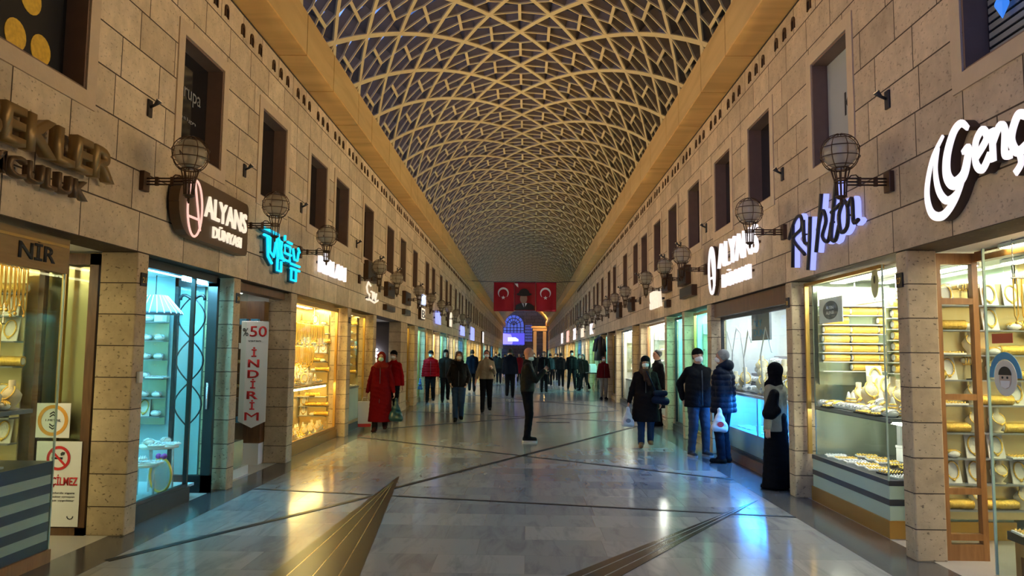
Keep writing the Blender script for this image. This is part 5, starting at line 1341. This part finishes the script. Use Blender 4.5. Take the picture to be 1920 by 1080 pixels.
def sdf_mesh(name, prims, h, mat, k=.03, cuts=(), subs=(), wrinkle=0):
    """prims: ('c', a, b, ra, rb) round cone or ('e', centre, radii); cuts keep the side where n.(p-c) > 0"""
    lo = np.array([1e9]*3); hi = -lo
    for p in prims:
        if p[0] == 'c': a, b = np.array(p[1]), np.array(p[2]); r = max(p[3], p[4]); lo = np.minimum(lo, np.minimum(a, b)-r); hi = np.maximum(hi, np.maximum(a, b)+r)
        else: a = np.array(p[1]); r = np.array(p[2]); lo = np.minimum(lo, a-r); hi = np.maximum(hi, a+r)
    lo -= 2.5*h+k*.3; hi += 2.5*h+k*.3
    n = np.ceil((hi-lo)/h).astype(int)+1
    F = np.full(tuple(n), 9.0, np.float32)
    ax = [lo[i]+h*np.arange(n[i]) for i in range(3)]
    def dist(p, X, Y, Z):
        if p[0] == 'c':
            a = np.array(p[1], float); b = np.array(p[2], float); ba = b-a; L = ba@ba+1e-9
            px, py, pz = X-a[0], Y-a[1], Z-a[2]
            t = np.clip((px*ba[0]+py*ba[1]+pz*ba[2])/L, 0, 1)
            return np.sqrt((px-t*ba[0])**2+(py-t*ba[1])**2+(pz-t*ba[2])**2)-(p[3]+(p[4]-p[3])*t)
        c_, r = p[1], p[2]
        q = np.sqrt(((X-c_[0])/r[0])**2+((Y-c_[1])/r[1])**2+((Z-c_[2])/r[2])**2)
        return (q-1)*min(r)
    for p in prims:
        if p[0] == 'c': a, b = np.array(p[1]), np.array(p[2]); r = max(p[3], p[4]); l2, h2 = np.minimum(a, b)-r-k*1.5-h, np.maximum(a, b)+r+k*1.5+h
        else: l2, h2 = np.array(p[1])-np.array(p[2])-k*1.5-h, np.array(p[1])+np.array(p[2])+k*1.5+h
        i0 = np.maximum(0, ((l2-lo)/h).astype(int)); i1 = np.minimum(n, ((h2-lo)/h).astype(int)+2)
        s_ = tuple(slice(i0[i], i1[i]) for i in range(3))
        X, Y, Z = np.meshgrid(ax[0][s_[0]], ax[1][s_[1]], ax[2][s_[2]], indexing='ij', sparse=True)
        d = dist(p, X, Y, Z); f = F[s_]; kk = p[5] if len(p) > 5 else k
        hh = np.clip(.5+.5*(f-d)/kk, 0, 1); F[s_] = f+(d-f)*hh-kk*hh*(1-hh)
    X, Y, Z = np.meshgrid(*ax, indexing='ij', sparse=True)
    if wrinkle: F += (wrinkle*(np.sin(X*31+Z*23+Y*7)*np.sin(Z*41-X*17)+.6*np.sin(Z*67+X*29+Y*31))).astype(np.float32)
    for c_, nn in cuts: F = np.maximum(F, -((X-c_[0])*nn[0]+(Y-c_[1])*nn[1]+(Z-c_[2])*nn[2]))
    for p in subs: F = np.maximum(F, -dist(p, X, Y, Z))
    V, Q = surface_nets(F, lo, h)
    me = D.meshes.new(name); me.vertices.add(len(V)); me.vertices.foreach_set('co', V.ravel())
    me.loops.add(len(Q)*4); me.loops.foreach_set('vertex_index', Q.ravel().astype(np.int32))
    me.polygons.add(len(Q)); me.polygons.foreach_set('loop_start', np.arange(0, len(Q)*4, 4, dtype=np.int32)); me.polygons.foreach_set('loop_total', np.full(len(Q), 4, np.int32))
    me.polygons.foreach_set('use_smooth', np.ones(len(Q), bool)); me.update(calc_edges=True); me.validate()
    me.materials.append(mat); return me

FAB = {}
def fab(name, col, rough=.85):
    if name not in FAB: FAB[name] = fabric(name, col, rough)
    return FAB[name]
SKIN = plain('skin', (.50, .27, .18), .55, var=.08, vscale=12)
SKIN2 = plain('ruddy_skin', (.55, .24, .15), .5, var=.1, vscale=12)
HAIRC = dict(black=plain('black_hair', (.012, .009, .008), .5, bump=.6, bscale=90), brown=plain('brown_hair', (.06, .03, .016), .5, bump=.6, bscale=90), grey=plain('grey_hair', (.22, .21, .2), .6, bump=.6, bscale=90))
MASKM = dict(white=plain('white_mask', (.72, .74, .74), .8), green=plain('mint_mask', (.40, .66, .56), .8))
NV = lambda v: np.array(v, float)
def ik(sh, tgt, l1, l2, pole):
    sh, tgt, pole = NV(sh), NV(tgt), NV(pole); d = tgt-sh; L = np.linalg.norm(d)
    if L > (l1+l2)*.995: tgt = sh+d/L*(l1+l2)*.995; d = tgt-sh; L = np.linalg.norm(d)
    a = (l1*l1-l2*l2+L*L)/(2*L); hgt = math.sqrt(max(l1*l1-a*a, 0)); u = d/L; p = pole-u*(pole@u); p /= np.linalg.norm(p)
    return sh+u*a+p*hgt, tgt
def person(label, x, y, H, rz, group=None, stride=0, spread=.10, hands=None, lean=0, top='jacket', topc=('dark', (.02, .02, .022)), hem=.86, legs='trousers', legc=('black_cloth', (.015, .015, .018)),
           shoec=('black_shoe', (.012, .012, .012)), sole=None, hair='short', hairc='black', hat=None, mask=None, scarf=None, hood=False, skin=None, h=.012, bulk=1.0, head_turn=0, head_down=0, skirt_hem=.1, quilt=False, extra=None, face=True, belt=None, collar=None):
    s = H/1.75
    r = thing('person', label, 'person', (x, y, 0), rz, group)
    skin = skin or SKIN
    # joints in metres at 1.75 m, facing -Y
    hipz, kn, an = .92, .49, .085
    def L(p): q = NV(p); q[1] -= lean*(q[2]-.92) if q[2] > .92 else 0; return q
    hdrop = .836-math.sqrt(.836**2-(stride*.5)**2-(spread-.085)**2)+.001
    ft = {-1: NV((-spread, -stride*.5, an)), 1: NV((spread, stride*.5, an))}
    J = {}
    for sd in (-1, 1):
        hip = NV((sd*.085, 0, hipz-hdrop)); foot = ft[sd]
        lift = 0
        if stride and sd == 1: foot = foot+NV((0, 0, .05)); lift = 1
        knee, foot = ik(hip, foot, .424, .414, (0, -1, 0.05)); J[sd] = (hip, knee, foot)
    HD = {-1: NV((-.265, -.05, .81)), 1: NV((.265, .03, .80))}
    if hands:
        for q, v in hands.items(): HD[q] = NV(v)
    A = {}
    for sd in (-1, 1):
        sh = L((sd*.162*bulk**.5, 0, 1.385)); el, wr = ik(sh, HD[sd], .285, .255, (sd*.45, .8, -.2) if HD[sd][1] > -.2 else (sd*.3, .15, -1)); A[sd] = (sh, el, wr)
    hc = L((0, -.01, 1.63)); th = head_turn; fd = NV((math.sin(th), -math.cos(th), -head_down)); fd /= np.linalg.norm(fd)   # face direction
    side = NV((math.cos(th), math.sin(th), 0)); up = np.cross(side, fd); up = -up if up[2] < 0 else up
    hp = lambda a, b, c_: hc+side*a+fd*b+up*c_
    S = lambda v: tuple(float(q)*s for q in v)
    C = lambda a, b, ra, rb, *k_: ('c', S(a), S(b), ra*s, rb*s)+tuple(q*s for q in k_)
    E_ = lambda c_, rr, *k_: ('e', S(c_), tuple(q*s for q in rr))+tuple(q*s for q in k_)
    P = []
    chest, waist, pel = L((0, 0, 1.30)), L((0, 0, 1.10)), NV((0, 0, .95))
    for sd in (-1, 1):
        o = NV((sd*.07, 0, 0)); P += [C(chest+o, waist+o*.8, .105, .09), C(waist+o*.8, pel+o, .09, .105)]
        hip, knee, foot = J[sd]; P += [C(hip, knee, .085, .055), C(knee, foot, .052, .038), C(foot+NV((0, .03, -.04)), foot+NV((0, -.12, -.055)), .035, .03)]
        sh, el, wr = A[sd]; P += [C(L((0, 0, 1.42)), sh, .055, .05), C(sh, el, .048, .038), C(el, wr, .036, .026)]
        # hand: palm, four bent fingers, thumb
        d = wr-el; d /= np.linalg.norm(d); ref = NV((sd*-1, -.2, 0)); nrm = ref-d*(ref@d); nrm /= np.linalg.norm(nrm); lat = np.cross(d, nrm)
        if lat[1] > 0: lat = -lat       # lat points forward (thumb side)
        pc = wr+d*.05
        P += [C(wr+d*.015-lat*.014, wr+d*.08-lat*.022, .017, .015, .012), C(wr+d*.015+lat*.010, wr+d*.08+lat*.018, .017, .015, .012)]
        for q, (off, ln) in enumerate(((-.030, .052), (-.011, .066), (.008, .072), (.026, .064))):
            b0 = wr+d*.088+lat*off; b1 = b0+(d*.9+nrm*.35)*ln*.55; b2 = b1+(d*.55+nrm*.85)*ln*.5
            P += [C(b0, b1, .0095, .0088, .004), C(b1, b2, .0088, .007, .004)]
        t0 = wr+d*.03+lat*.025; t1 = t0+(d*.55+lat*.7+nrm*.3)*.042; t2 = t1+(d*.85+nrm*.45+lat*.1)*.032
        P += [C(t0, t1, .012, .010, .006), C(t1, t2, .010, .008, .004)]
    P += [C(L((0, 0.005, 1.42)), hc+NV((0, .01, -.07)), .058, .052)]
    # head with nose, brow, chin, ears
    P += [E_(hc+up*.018+fd*-.005, (.076, .093, .092), .02), E_(hp(0, .022, -.045), (.055, .066, .062), .03), C(hp(0, .075, .01), hp(0, .103, -.028), .011, .015, .012), C(hp(-.03, .078, .028), hp(.03, .078, .028), .013, .013, .012),
          C(hp(-.018, .082, -.062), hp(.018, .082, -.062), .010, .010, .008), E_(hp(0, .062, -.092), (.026, .022, .018), .02),
          C(hp(-.076, -.01, .012), hp(-.074, -.004, -.025), .013, .009, .006), C(hp(.076, -.01, .012), hp(.074, -.004, -.025), .013, .009, .006)]
    link(D.objects.new('body', sdf_mesh('person_body', P, h, skin, k=.03*s)), r)
    if face and h < .015:
        mb = MB()
        for sd in (-1, 1): mb.ball(S(hp(sd*.031, .083, .008)), .0085*s, 8, 6)
        mb.build('eyes', plain('eye_dark', (.02, .015, .012), .3), r)
        mb = MB()
        for sd in (-1, 1): mb.tube([S(hp(sd*.016, .091, .030)), S(hp(sd*.034, .089, .034)), S(hp(sd*.048, .078, .028))], .0045*s, 5)
        mb.build('eyebrows', HAIRC[hairc], r)
    ctop = fab(*topc); cleg = fab(*legc)
    # upper garment
    B = bulk; up_h = hem if top != 'coat' else min(hem, .9)
    Q = []
    for sd in (-1, 1):
        o = NV((sd*.075*B, 0, 0)); Q += [C(chest+o*.95, waist+o*.9, .120*B, .115*B), C(waist+o*.95, pel+o*1.05+NV((0, 0, -.14)), .118*B, .132*B)]
        sh, el, wr = A[sd]; dd = (wr-el)/np.linalg.norm(wr-el)
        Q += [C(L((0, .005, 1.43)), sh, .068, .058*B), C(sh, el, .056*B, .052*B, .018), C(el, wr-dd*.01, .052*B, .042*B, .018)]
    Q += [C(L((0, .01, 1.42)), L((0, .01, 1.50)), .08, .068)]
    cuts = [(S((0, 0, up_h)), (0, 0, 1)), (S(L((0, 0, 1.515))), (0, .25, -1))]
    if top == 'coat':
        Q += [C((0, 0, .95), (0, 0, hem), .17*B, .21*B), C((-.06, 0, .95), (-.09, 0, hem), .15*B, .18*B), C((.06, 0, .95), (.09, 0, hem), .15*B, .18*B)]
        cuts[0] = (S((0, 0, hem)), (0, 0, 1))
    zq = (.0022 if not quilt else .0)*s
    me = sdf_mesh('garment', Q, h, ctop, k=.045*s, cuts=cuts, wrinkle=zq)
    nm = {'coat': 'long_coat', 'jacket': 'jacket', 'sweater': 'sweater'}[top]
    jo = link(D.objects.new(nm, me), r)
    if quilt:
        n = len(me.vertices); co = np.empty(n*3); me.vertices.foreach_get('co', co); co = co.reshape(-1, 3); no = np.empty(n*3); me.vertices.foreach_get('normal', no); no = no.reshape(-1, 3)
        co += no*(np.abs(np.sin(co[:, 2]*PI/(.085*s)))**.5*.016*s)[:, None]; me.vertices.foreach_set('co', co.ravel()); me.update()
    if top != 'sweater' and h < .02:
        mb = MB(); fz = .125*B+.012
        mb.tube([S(L((0, -.118*B-.012, 1.40))), S(L((0, -.135*B-.006, 1.2))), S((0, -.135*B-.008, .98)), S((0, -.14*B-.01 if top != 'coat' else -.19*B, max(hem, .6)+.03))], .006*s, 5)
        mb.build('zip', plain('zip_dark', (.05, .05, .05), .4), jo)
    if hood: link(D.objects.new('hood', sdf_mesh('hood', [E_(L((0, .085, 1.50)), (.13, .08, .09)), C(L((-.09, .02, 1.485)), L((.09, .02, 1.485)), .05, .05), C(L((-.09, -.04, 1.46)), L((-.07, .06, 1.5)), .04, .05), C(L((.09, -.04, 1.46)), L((.07, .06, 1.5)), .04, .05)], h, ctop, k=.03)), r)
    # trousers / skirt
    T_ = []
    for sd in (-1, 1):
        hip, knee, foot = J[sd]
        T_ += [C((sd*.06, 0, .99), hip, .115, .115), C(hip, knee, .108, .076), C(knee, foot+NV((0, 0, -.01)), .074, .062)]
    if legs == 'skirt': T_ = [C((0, 0, .98), (0, 0, skirt_hem), .14, .19), C((-.05, 0, .98), (-.08, 0, skirt_hem), .12, .16), C((.05, 0, .98), (.08, 0, skirt_hem), .12, .16)]
    zc = .06 if legs != 'skirt' else skirt_hem
    link(D.objects.new('skirt' if legs == 'skirt' else 'trousers', sdf_mesh('leg_wear', T_, h, cleg, k=.02*s, cuts=[(S((0, 0, zc)), (0, 0, 1)), (S((0, 0, 1.05)), (0, 0, -1))], wrinkle=.003*s)), r)
    # shoes
    for sd in (-1, 1):
        f = J[sd][2]; z0 = f[2]-an
        pr = [C(f+NV((0, .035, -.045)), f+NV((sd*.012, -.15, -.052)), .046, .040), C(f+NV((0, .01, -.02)), f+NV((0, -.02, .0)), .048, .05)]
        link(D.objects.new('shoe', sdf_mesh('shoe', pr, min(h, .012), fab(*shoec), k=.03*s, cuts=[(S((0, 0, z0+.004)), (0, 0, 1))])), r)
        if sole:
            a = f+NV((0, .035, 0)); b = f+NV((sd*.012, -.15, 0)); po = []
            for k_ in range(9): t = PI*k_/8; po.append((a[0]+.050*math.cos(t), a[1]+.050*math.sin(t)))
            for k_ in range(9): t = PI+PI*k_/8; po.append((b[0]+.048*math.cos(t), b[1]+.048*math.sin(t)))
            MB().prism([(p_[0]*s, p_[1]*s) for p_ in po], .030*s, Matrix.Translation((0, 0, z0*s+.001))).build('sole', fab(*sole), r)
    # hair, hats, scarves, masks
    if hair == 'short': link(D.objects.new('hair', sdf_mesh('hair', [E_(hp(0, -.018, .028), (.085, .098, .094), .02), C(hp(-.072, -.02, .0), hp(-.066, -.035, -.04), .018, .014), C(hp(.072, -.02, .0), hp(.066, -.035, -.04), .018, .014)], min(h, .01), HAIRC[hairc], cuts=[(S(hp(0, .055, .045)), tuple(-fd*.8+up*.75))], subs=[])), r)
    if hair == 'long': link(D.objects.new('hair', sdf_mesh('hair', [E_(hp(0, -.018, .026), (.092, .104, .1), .02), C(hp(-.06, -.03, -.02), hp(-.075, -.03, -.17), .045, .04), C(hp(.06, -.03, -.02), hp(.075, -.03, -.17), .045, .04), C(hp(0, -.06, -.02), hp(0, -.055, -.19), .06, .05)], min(h, .01), HAIRC[hairc], subs=[E_(hp(0, .07, -.03), (.062, .075, .085))])), r)
    if hair == 'fringe': link(D.objects.new('hair', sdf_mesh('hair', [C(hp(-.07, -.03, .02), hp(-.06, -.045, -.045), .022, .014), C(hp(.07, -.03, .02), hp(.06, -.045, -.045), .022, .014), C(hp(-.03, -.075, -.02), hp(.03, -.075, -.02), .02, .02)], min(h, .01), HAIRC[hairc])), r)
    if hat == 'beanie': link(D.objects.new('beanie', sdf_mesh('beanie', [E_(hp(0, -.012, .040), (.093, .108, .098))], min(h, .01), fab('black_knit', (.012, .012, .013)), cuts=[(S(hp(0, .08, .032)), tuple(up*1.0-fd*.18))])), r)
    if hat == 'hijab':
        link(D.objects.new('headscarf', sdf_mesh('headscarf', [E_(hp(0, -.015, .015), (.098, .112, .115), .03), C(hp(0, -.01, -.06), L((0, 0, 1.46)), .088, .10), C(L((-.08, -.02, 1.43)), L((.08, -.02, 1.43)), .09, .09)], min(h, .01), fab(*(scarf or topc)), subs=[E_(hp(0, .085, -.008), (.056, .09, .078))])), r)
    elif scarf: link(D.objects.new('scarf', sdf_mesh('scarf', [C(L((.085*math.cos(a), .085*math.sin(a)-.01, 1.475-.03*math.sin(a+PI))), L((.085*math.cos(a+.8), .085*math.sin(a+.8)-.01, 1.475-.03*math.sin(a+.8+PI))), .042, .042) for a in [PI*2*k_/8 for k_ in range(8)]]+[C(L((.05, -.11, 1.44)), L((.07, -.16, 1.22)), .045, .04), C(L((-.03, -.12, 1.43)), L((.0, -.15, 1.30)), .045, .035)], min(h, .012), fab(*scarf), k=.02, wrinkle=.004)), r)
    if mask:
        mz = -.045 if mask != 'chin' else -.085
        link(D.objects.new('face_mask', sdf_mesh('face_mask', [E_(hp(0, .030, mz), (.066, .077, .058), .01), C(hp(0, .085, mz+.025), hp(0, .10, mz+.0), .02, .02, .03)], min(h, .008), MASKM['green' if mask == 'green' else 'white'], cuts=[(S(hp(0, .018, mz)), tuple(fd)), (S(hp(0, 0, mz+.042)), tuple(-up)), (S(hp(0, 0, mz-.05)), tuple(up))])), r)
    if extra: extra(r, s, S, L, A, J, hp, ctop)
    return r, s, A
def world_hand(x, y, rz, s, p):
    c_, n_ = math.cos(rz), math.sin(rz); return (x+s*(p[0]*c_-p[1]*n_), y+s*(p[0]*n_+p[1]*c_), s*p[2])
BLK = ('black_wool', (.012, .012, .014)); NAVY = ('navy_cloth', (.012, .018, .035)); DKG = ('charcoal_jacket', (.035, .034, .03)); JEAN = ('blue_denim', (.03, .055, .12)); RED = ('dark_red_coat', (.17, .004, .007)); BRED = ('bright_red_puffer', (.42, .005, .010))
def plastic_bag(label, x, y, ztop, w_, hgt, mat, rz=0, logo=None):
    """carrier bag hanging from its handles at (x, y, ztop)"""
    r = thing('carrier_bag', label, 'bag', (x, y, ztop), rz)
    pr = [('c', (-w_*.28, 0, -hgt*.78), (w_*.28, 0, -hgt*.8), w_*.23, w_*.24), ('c', (-w_*.24, 0, -hgt*.62), (w_*.24, 0, -hgt*.62), w_*.19, w_*.19), ('c', (-w_*.15, 0, -hgt*.42), (w_*.15, 0, -hgt*.42), w_*.15, w_*.15), ('c', (0, 0, -hgt*.45), (0, 0, -hgt*.08), w_*.2, .012), ('c', (-w_*.12, 0, -hgt*.42), (-.006, 0, 0), .022, .008), ('c', (w_*.12, 0, -hgt*.42), (.006, 0, 0), .022, .008)]
    link(D.objects.new('bag', sdf_mesh('bag', pr, .009, mat, k=.05, wrinkle=.004)), r)
    if logo: MB().prism([(w_*.2*math.cos(2*PI*k/16), -hgt*.62+w_*.17*math.sin(2*PI*k/16)) for k in range(16)], .012, at(MAT_F, (0, -w_*.225, 0))).build('logo', logo, r)
    return r
# 1 bald man looking at his phone
def sleeve_patch(r, s, S, L, A, J, hp, c_): pass
man, s1, A1 = person('bald man in dark padded jacket and black trousers standing side-on looking at his phone', .02, 14.28, 1.75, PI/2, hands={-1: (-.05, -.31, 1.31), 1: (.07, -.30, 1.27)}, top='jacket', topc=('olive_black_leather', (.022, .022, .019), .6), hem=.93, legc=('black_jeans', (.010, .010, .013)),
       shoec=('black_sneaker', (.012, .012, .014)), sole=('white_sole', (.65, .62, .58)), hair='none', skin=SKIN2, mask='chin', head_down=.28, h=.0085, bulk=1.06, spread=.085, lean=.02)
r = thing('phone', 'small dark phone held up by the bald man', 'phone', world_hand(.02, 14.28, PI/2, 1, (0, -.40, 1.37)), PI/2)
o = MB().box((-.038, -.005, -.07), (.038, .005, .07)).build('phone_body', M['black'], r); o.rotation_euler = (-.5, 0, 0)
# 2 woman in the long red coat
person('woman in long dark red coat and red headscarf with mint mask walking with two bags', -3.02, 15.8, 1.64, .05, stride=.22, hands={-1: (-.30, -.05, .80), 1: (.30, -.04, .84)}, top='coat', topc=RED, hem=.22, legc=('brown_black_trousers', (.02, .014, .013)), shoec=('brown_boot', (.06, .02, .015)),
       hair='none', hat='hijab', scarf=('red_brown_scarf', (.22, .02, .015)), mask='green', h=.0095, bulk=1.02)
r = thing('paper_bag', 'tall white paper bag with red base carried by the woman in the red coat', 'bag', (-3.33, 15.74, .10), .3)
MB().hexa([(-.13, -.05, .06), (.13, -.05, .06), (.13, .05, .06), (-.13, .05, .06), (-.14, -.04, .52), (.14, -.04, .52), (.14, .04, .52), (-.14, .04, .52)]).build('bag', M['paper'], r)
MB().hexa([(-.128, -.052, 0), (.128, -.052, 0), (.128, .052, 0), (-.128, .052, 0), (-.131, -.052, .065), (.131, -.052, .065), (.131, .052, .065), (-.131, .052, .065)]).build('red_base', M['redink'], r)
MB().tube([(-.06, -.03, .52), (-.04, -.03, .6), (.04, -.03, .6), (.06, -.03, .52)], .006, 5).build('handle', M['paper'], r)
plastic_bag('teal plastic bag hanging from the other hand of the woman in red', -2.68, 15.72, .68, .30, .50, plain('teal_plastic', (.008, .05, .065), .3))
# 3 red jacket and cap behind her
person('person in red jacket and black cap half hidden behind the woman in the red coat', -3.27, 18.7, 1.68, -.3, top='jacket', topc=BRED, hat='beanie', mask='white', h=.014, bulk=1.05)
# 4,5 red puffer and companion
person('person in bright red puffer jacket and black hat walking beside the pale cyan shop', -3.22, 25.6, 1.72, .1, stride=.1, top='jacket', topc=BRED, hem=.88, hat='beanie', mask='white', h=.014, bulk=1.12, quilt=True)
r = plastic_bag('small blue bag held by the person in the red puffer jacket', -3.56, 25.55, .78, .16, .42, plain('blue_plastic', (.05, .12, .35), .3))
person('person in black coat and black fur hat stepping beside the red puffer jacket', -2.76, 26.0, 1.76, .15, stride=.5, top='jacket', topc=DKG, hem=.80, hat='beanie', hair='long', h=.014, bulk=1.1)
person('dark haired person in black just behind the black fur hat', -2.5, 27.6, 1.72, .1, stride=.2, top='jacket', topc=BLK, hair='short', h=.016, mask='white')
# 6 woman in leather jacket and jeans
person('woman in black leather jacket and blue jeans with hands in pockets and white mask', -1.62, 18.3, 1.68, .08, stride=.12, spread=.07, hands={-1: (-.21, -.10, .95), 1: (.21, -.10, .95)}, top='jacket', topc=('black_leather', (.014, .012, .013), .45), hem=.86, legc=JEAN, hair='long', hairc='brown', mask='white', scarf=('black_scarf', (.01, .01, .012)), h=.010)
# 7 navy back
person('person in dark navy coat seen walking away behind the leather jacket woman', -2.35, 33.0, 1.82, PI+.1, stride=.2, top='jacket', topc=NAVY, hem=.75, h=.018, hair='short', face=False, bulk=1.15)
# 8 beige sweater man
person('man in beige sweater and black trousers raising one hand to his chest', -1.12, 21.4, 1.74, .05, stride=.22, hands={-1: (-.30, -.02, .84), 1: (.16, -.24, 1.24)}, top='sweater', topc=('beige_knit', (.36, .27, .18)), hem=.93, legc=('black_jeans', (.010, .010, .013)), hair='short', hairc='brown', mask='white', h=.011, skin=SKIN2)
# 9 back of man in dark coat
person('tall man in black coat walking away behind the bald man', -.62, 29.0, 1.86, PI, stride=.2, top='jacket', topc=NAVY, hem=.82, h=.016, face=False, bulk=1.1)
person('person in a red coat partly hidden behind the bald man', -.42, 46.0, 1.72, 0, top='coat', topc=RED, hem=.5, h=.022, hair='short', face=False)
person('dark figure directly behind the bald man facing the camera', .78, 33.5, 1.78, .1, top='jacket', topc=BLK, h=.018, bulk=1.1)
# 10 group in the middle distance
person('person in black with dark backpack walking away past the bald man', 1.78, 39.0, 1.75, PI, stride=.3, top='jacket', topc=BLK, h=.02, face=False)
person('person in dark teal jacket walking in the distance past the bald man', 1.28, 41.0, 1.72, PI+.3, stride=.2, top='jacket', topc=('teal_jacket', (.015, .05, .06)), h=.02, face=False)
person('broad man in black uniform with cap and white mask standing in the distance', 2.18, 36.6, 1.84, 0, stride=.0, spread=.16, top='jacket', topc=BLK, hem=.9, hat='beanie', mask='white', h=.016, bulk=1.15)
person('person in dark coat bending beside the uniformed man', 2.72, 35.6, 1.68, -.5, stride=.7, lean=.25, top='jacket', topc=DKG, hem=.8, h=.018, hair='long')
person('person in black bag laden coat standing at the dark far shop', 2.62, 37.6, 1.70, .4, top='coat', topc=BLK, hem=.55, h=.02, hair='short', mask='white')
person('person in dark red top and pale trousers standing by the pillar under the hanging jackets', 2.86, 28.3, 1.60, .2, top='jacket', topc=('maroon_top', (.14, .01, .015)), legc=('pale_trousers', (.35, .33, .3)), h=.018, mask='white')
far = [(-1.9, 38, 1.75, 0, BLK), (-1.55, 43, 1.7, 1, DKG), (-1.1, 47, 1.78, 0, NAVY), (-.9, 52, 1.7, 1, BLK), (-2.4, 48, 1.7, 0, BLK), (-.2, 56, 1.75, 1, DKG), (.5, 50, 1.72, 0, BLK), (1.0, 47, 1.75, 1, NAVY), (.9, 58, 1.7, 0, DKG), (1.9, 50, 1.75, 0, BLK), (-1.7, 60, 1.74, 1, BLK), (2.3, 56, 1.7, 1, NAVY), (-2.2, 55, 1.8, 0, NAVY), (1.5, 64, 1.75, 0, BLK), (-.6, 66, 1.7, 1, DKG), (0.3, 70, 1.75, 0, BLK)]
fproto = {}
for k, (fx, fy_, fh, bk, cc) in enumerate(far):
    lb = 'dark clothed %s figure in the distant crowd walking %s' % (ORD[k], 'away' if bk else 'this way')
    key = (bk, cc[0])
    if key not in fproto:
        o, _, _ = person(lb, fx, fy_, fh, PI*bk+.1*(k % 3), 'distant crowd', stride=.25*(k % 2), top='jacket', topc=cc, h=.024, face=False, mask=None if bk else 'white'); fproto[key] = o
    else: copy_tree(fproto[key], (fx, fy_, 0), (0, 0, PI*bk+.2*(k % 3)), lb, 'distant crowd')
# 12 woman in the long dark coat
person('woman in long black coat with brown scarf and black beanie carrying bags', 2.12, 13.6, 1.60, -.12, stride=.12, spread=.09, hands={-1: (-.33, -.06, .82), 1: (.27, -.12, .88)}, top='coat', topc=('black_brown_coat', (.016, .013, .012)), hem=.50, legc=JEAN, shoec=('tan_boot', (.34, .18, .08)), hat='beanie', hair='long', mask='white', scarf=('brown_scarf', (.09, .055, .035)), h=.0085, bulk=1.08, head_down=.1)
plastic_bag('white plastic bag hanging low from the hand of the woman in the long black coat', 1.79, 13.48, .70, .22, .36, plain('white_plastic', (.62, .62, .62), .3), logo=M['grey'])
r = thing('shoulder_bag', 'dark blue shoulder bag worn on the hip of the woman in the long black coat', 'bag', (2.35, 13.42, .80), -.1)
link(D.objects.new('bag_body', sdf_mesh('bag', [('c', (-.09, 0, .04), (.09, 0, .02), .065, .07), ('c', (-.08, 0, .16), (.08, 0, .16), .05, .05)], .009, fab('dark_blue_leather', (.015, .022, .045), .4), k=.03)), r)
MB().tube([(-.09, 0, .2), (-.16, -.02, .38), (-.24, .02, .55)], .012, 5).build('strap', fab('dark_blue_leather', (.015, .022, .045), .4), r)
# 13 man behind the teal pillar
person('man in long black coat half hidden behind the teal tinted pillar', 3.05, 17.75, 1.76, -1.3, top='coat', topc=BLK, hem=.42, h=.012, hair='short', hairc='black', skin=SKIN2)
# 14 two men talking
person('man in black cap and white mask with blue grey trousers talking beside the pillar', 2.80, 12.50, 1.73, .25, hands={-1: (-.20, .14, .92), 1: (.20, .12, .92)}, top='jacket', topc=BLK, hem=.80, legc=('blue_grey_trousers', (.06, .075, .11)), hat='beanie', hair='fringe', mask='white', h=.0085, bulk=1.12, spread=.13, shoec=('grey_sneaker', (.05, .05, .055)), sole=('pale_sole', (.4, .4, .4)))
person('grey haired man in navy quilted jacket turned to the man in the black cap', 3.02, 11.75, 1.72, -2.2, hands={1: (.20, .02, .82), -1: (-.10, -.10, .86)}, top='jacket', topc=('navy_puffer', (.010, .015, .032), .5), hem=.78, legc=('dark_navy_trousers', (.012, .014, .025)), hair='short', hairc='grey', mask='white', hood=True, quilt=True, h=.0085, bulk=1.16, spread=.11)
plastic_bag('white plastic bag with red round logo held by the man in the navy quilted jacket', 2.88, 11.45, .83, .24, .36, plain('white_plastic_bag', (.68, .68, .68), .35), logo=M['redink'])
# 15 person behind the near right pillar
person('person with black hood and pale beige jacket in black skirt behind the stone pillar', 3.08, 9.50, 1.54, -2.4, top='jacket', topc=('pale_beige_jacket', (.42, .38, .27)), hem=.80, legs='skirt', legc=('black_skirt', (.008, .008, .01)), skirt_hem=.03, hat='hijab', scarf=('black_hood', (.008, .008, .01)), h=.009, bulk=1.0)
r = thing('black_rucksack', 'black bag on the back of the person in the pale beige jacket', 'bag', (2.96, 9.33, .86), -.5)
link(D.objects.new('bag_body', sdf_mesh('bag', [('c', (0, 0, .08), (.05, 0, .30), .09, .06), ('c', (-.03, 0, .05), (.08, 0, .1), .06, .05)], .009, fab('black_nylon', (.008, .008, .01), .5), k=.03)), r)
# a small stand with white boxes by the far right shops
r = thing('street_table', 'small dark table stacked with white boxes outside the dark far shop', 'table', (2.98, 34.2, 0))
MB().box((-.3, -.4, .82), (.3, .4, .86)).build('tabletop', M['black'], r)
for sx in (-.26, .26):
    for sy in (-.36, .36): MB().box((sx-.02, sy-.02, 0), (sx+.02, sy+.02, .82)).build('leg', M['dark'], r)
for k in range(3):
    r = thing('white_carton', 'white carton %s on the small dark street table' % ['at the front', 'in the middle', 'at the rear'][k], 'box', (2.98, 33.95+.25*k, .8605)); MB().box((-.14, -.11, 0), (.14, .11, .3+.04*k)).build('box', M['paper'], r); MB().box((-.142, -.02, 0), (.142, .02, .302+.04*k)).build('tape', M['grey'], r)
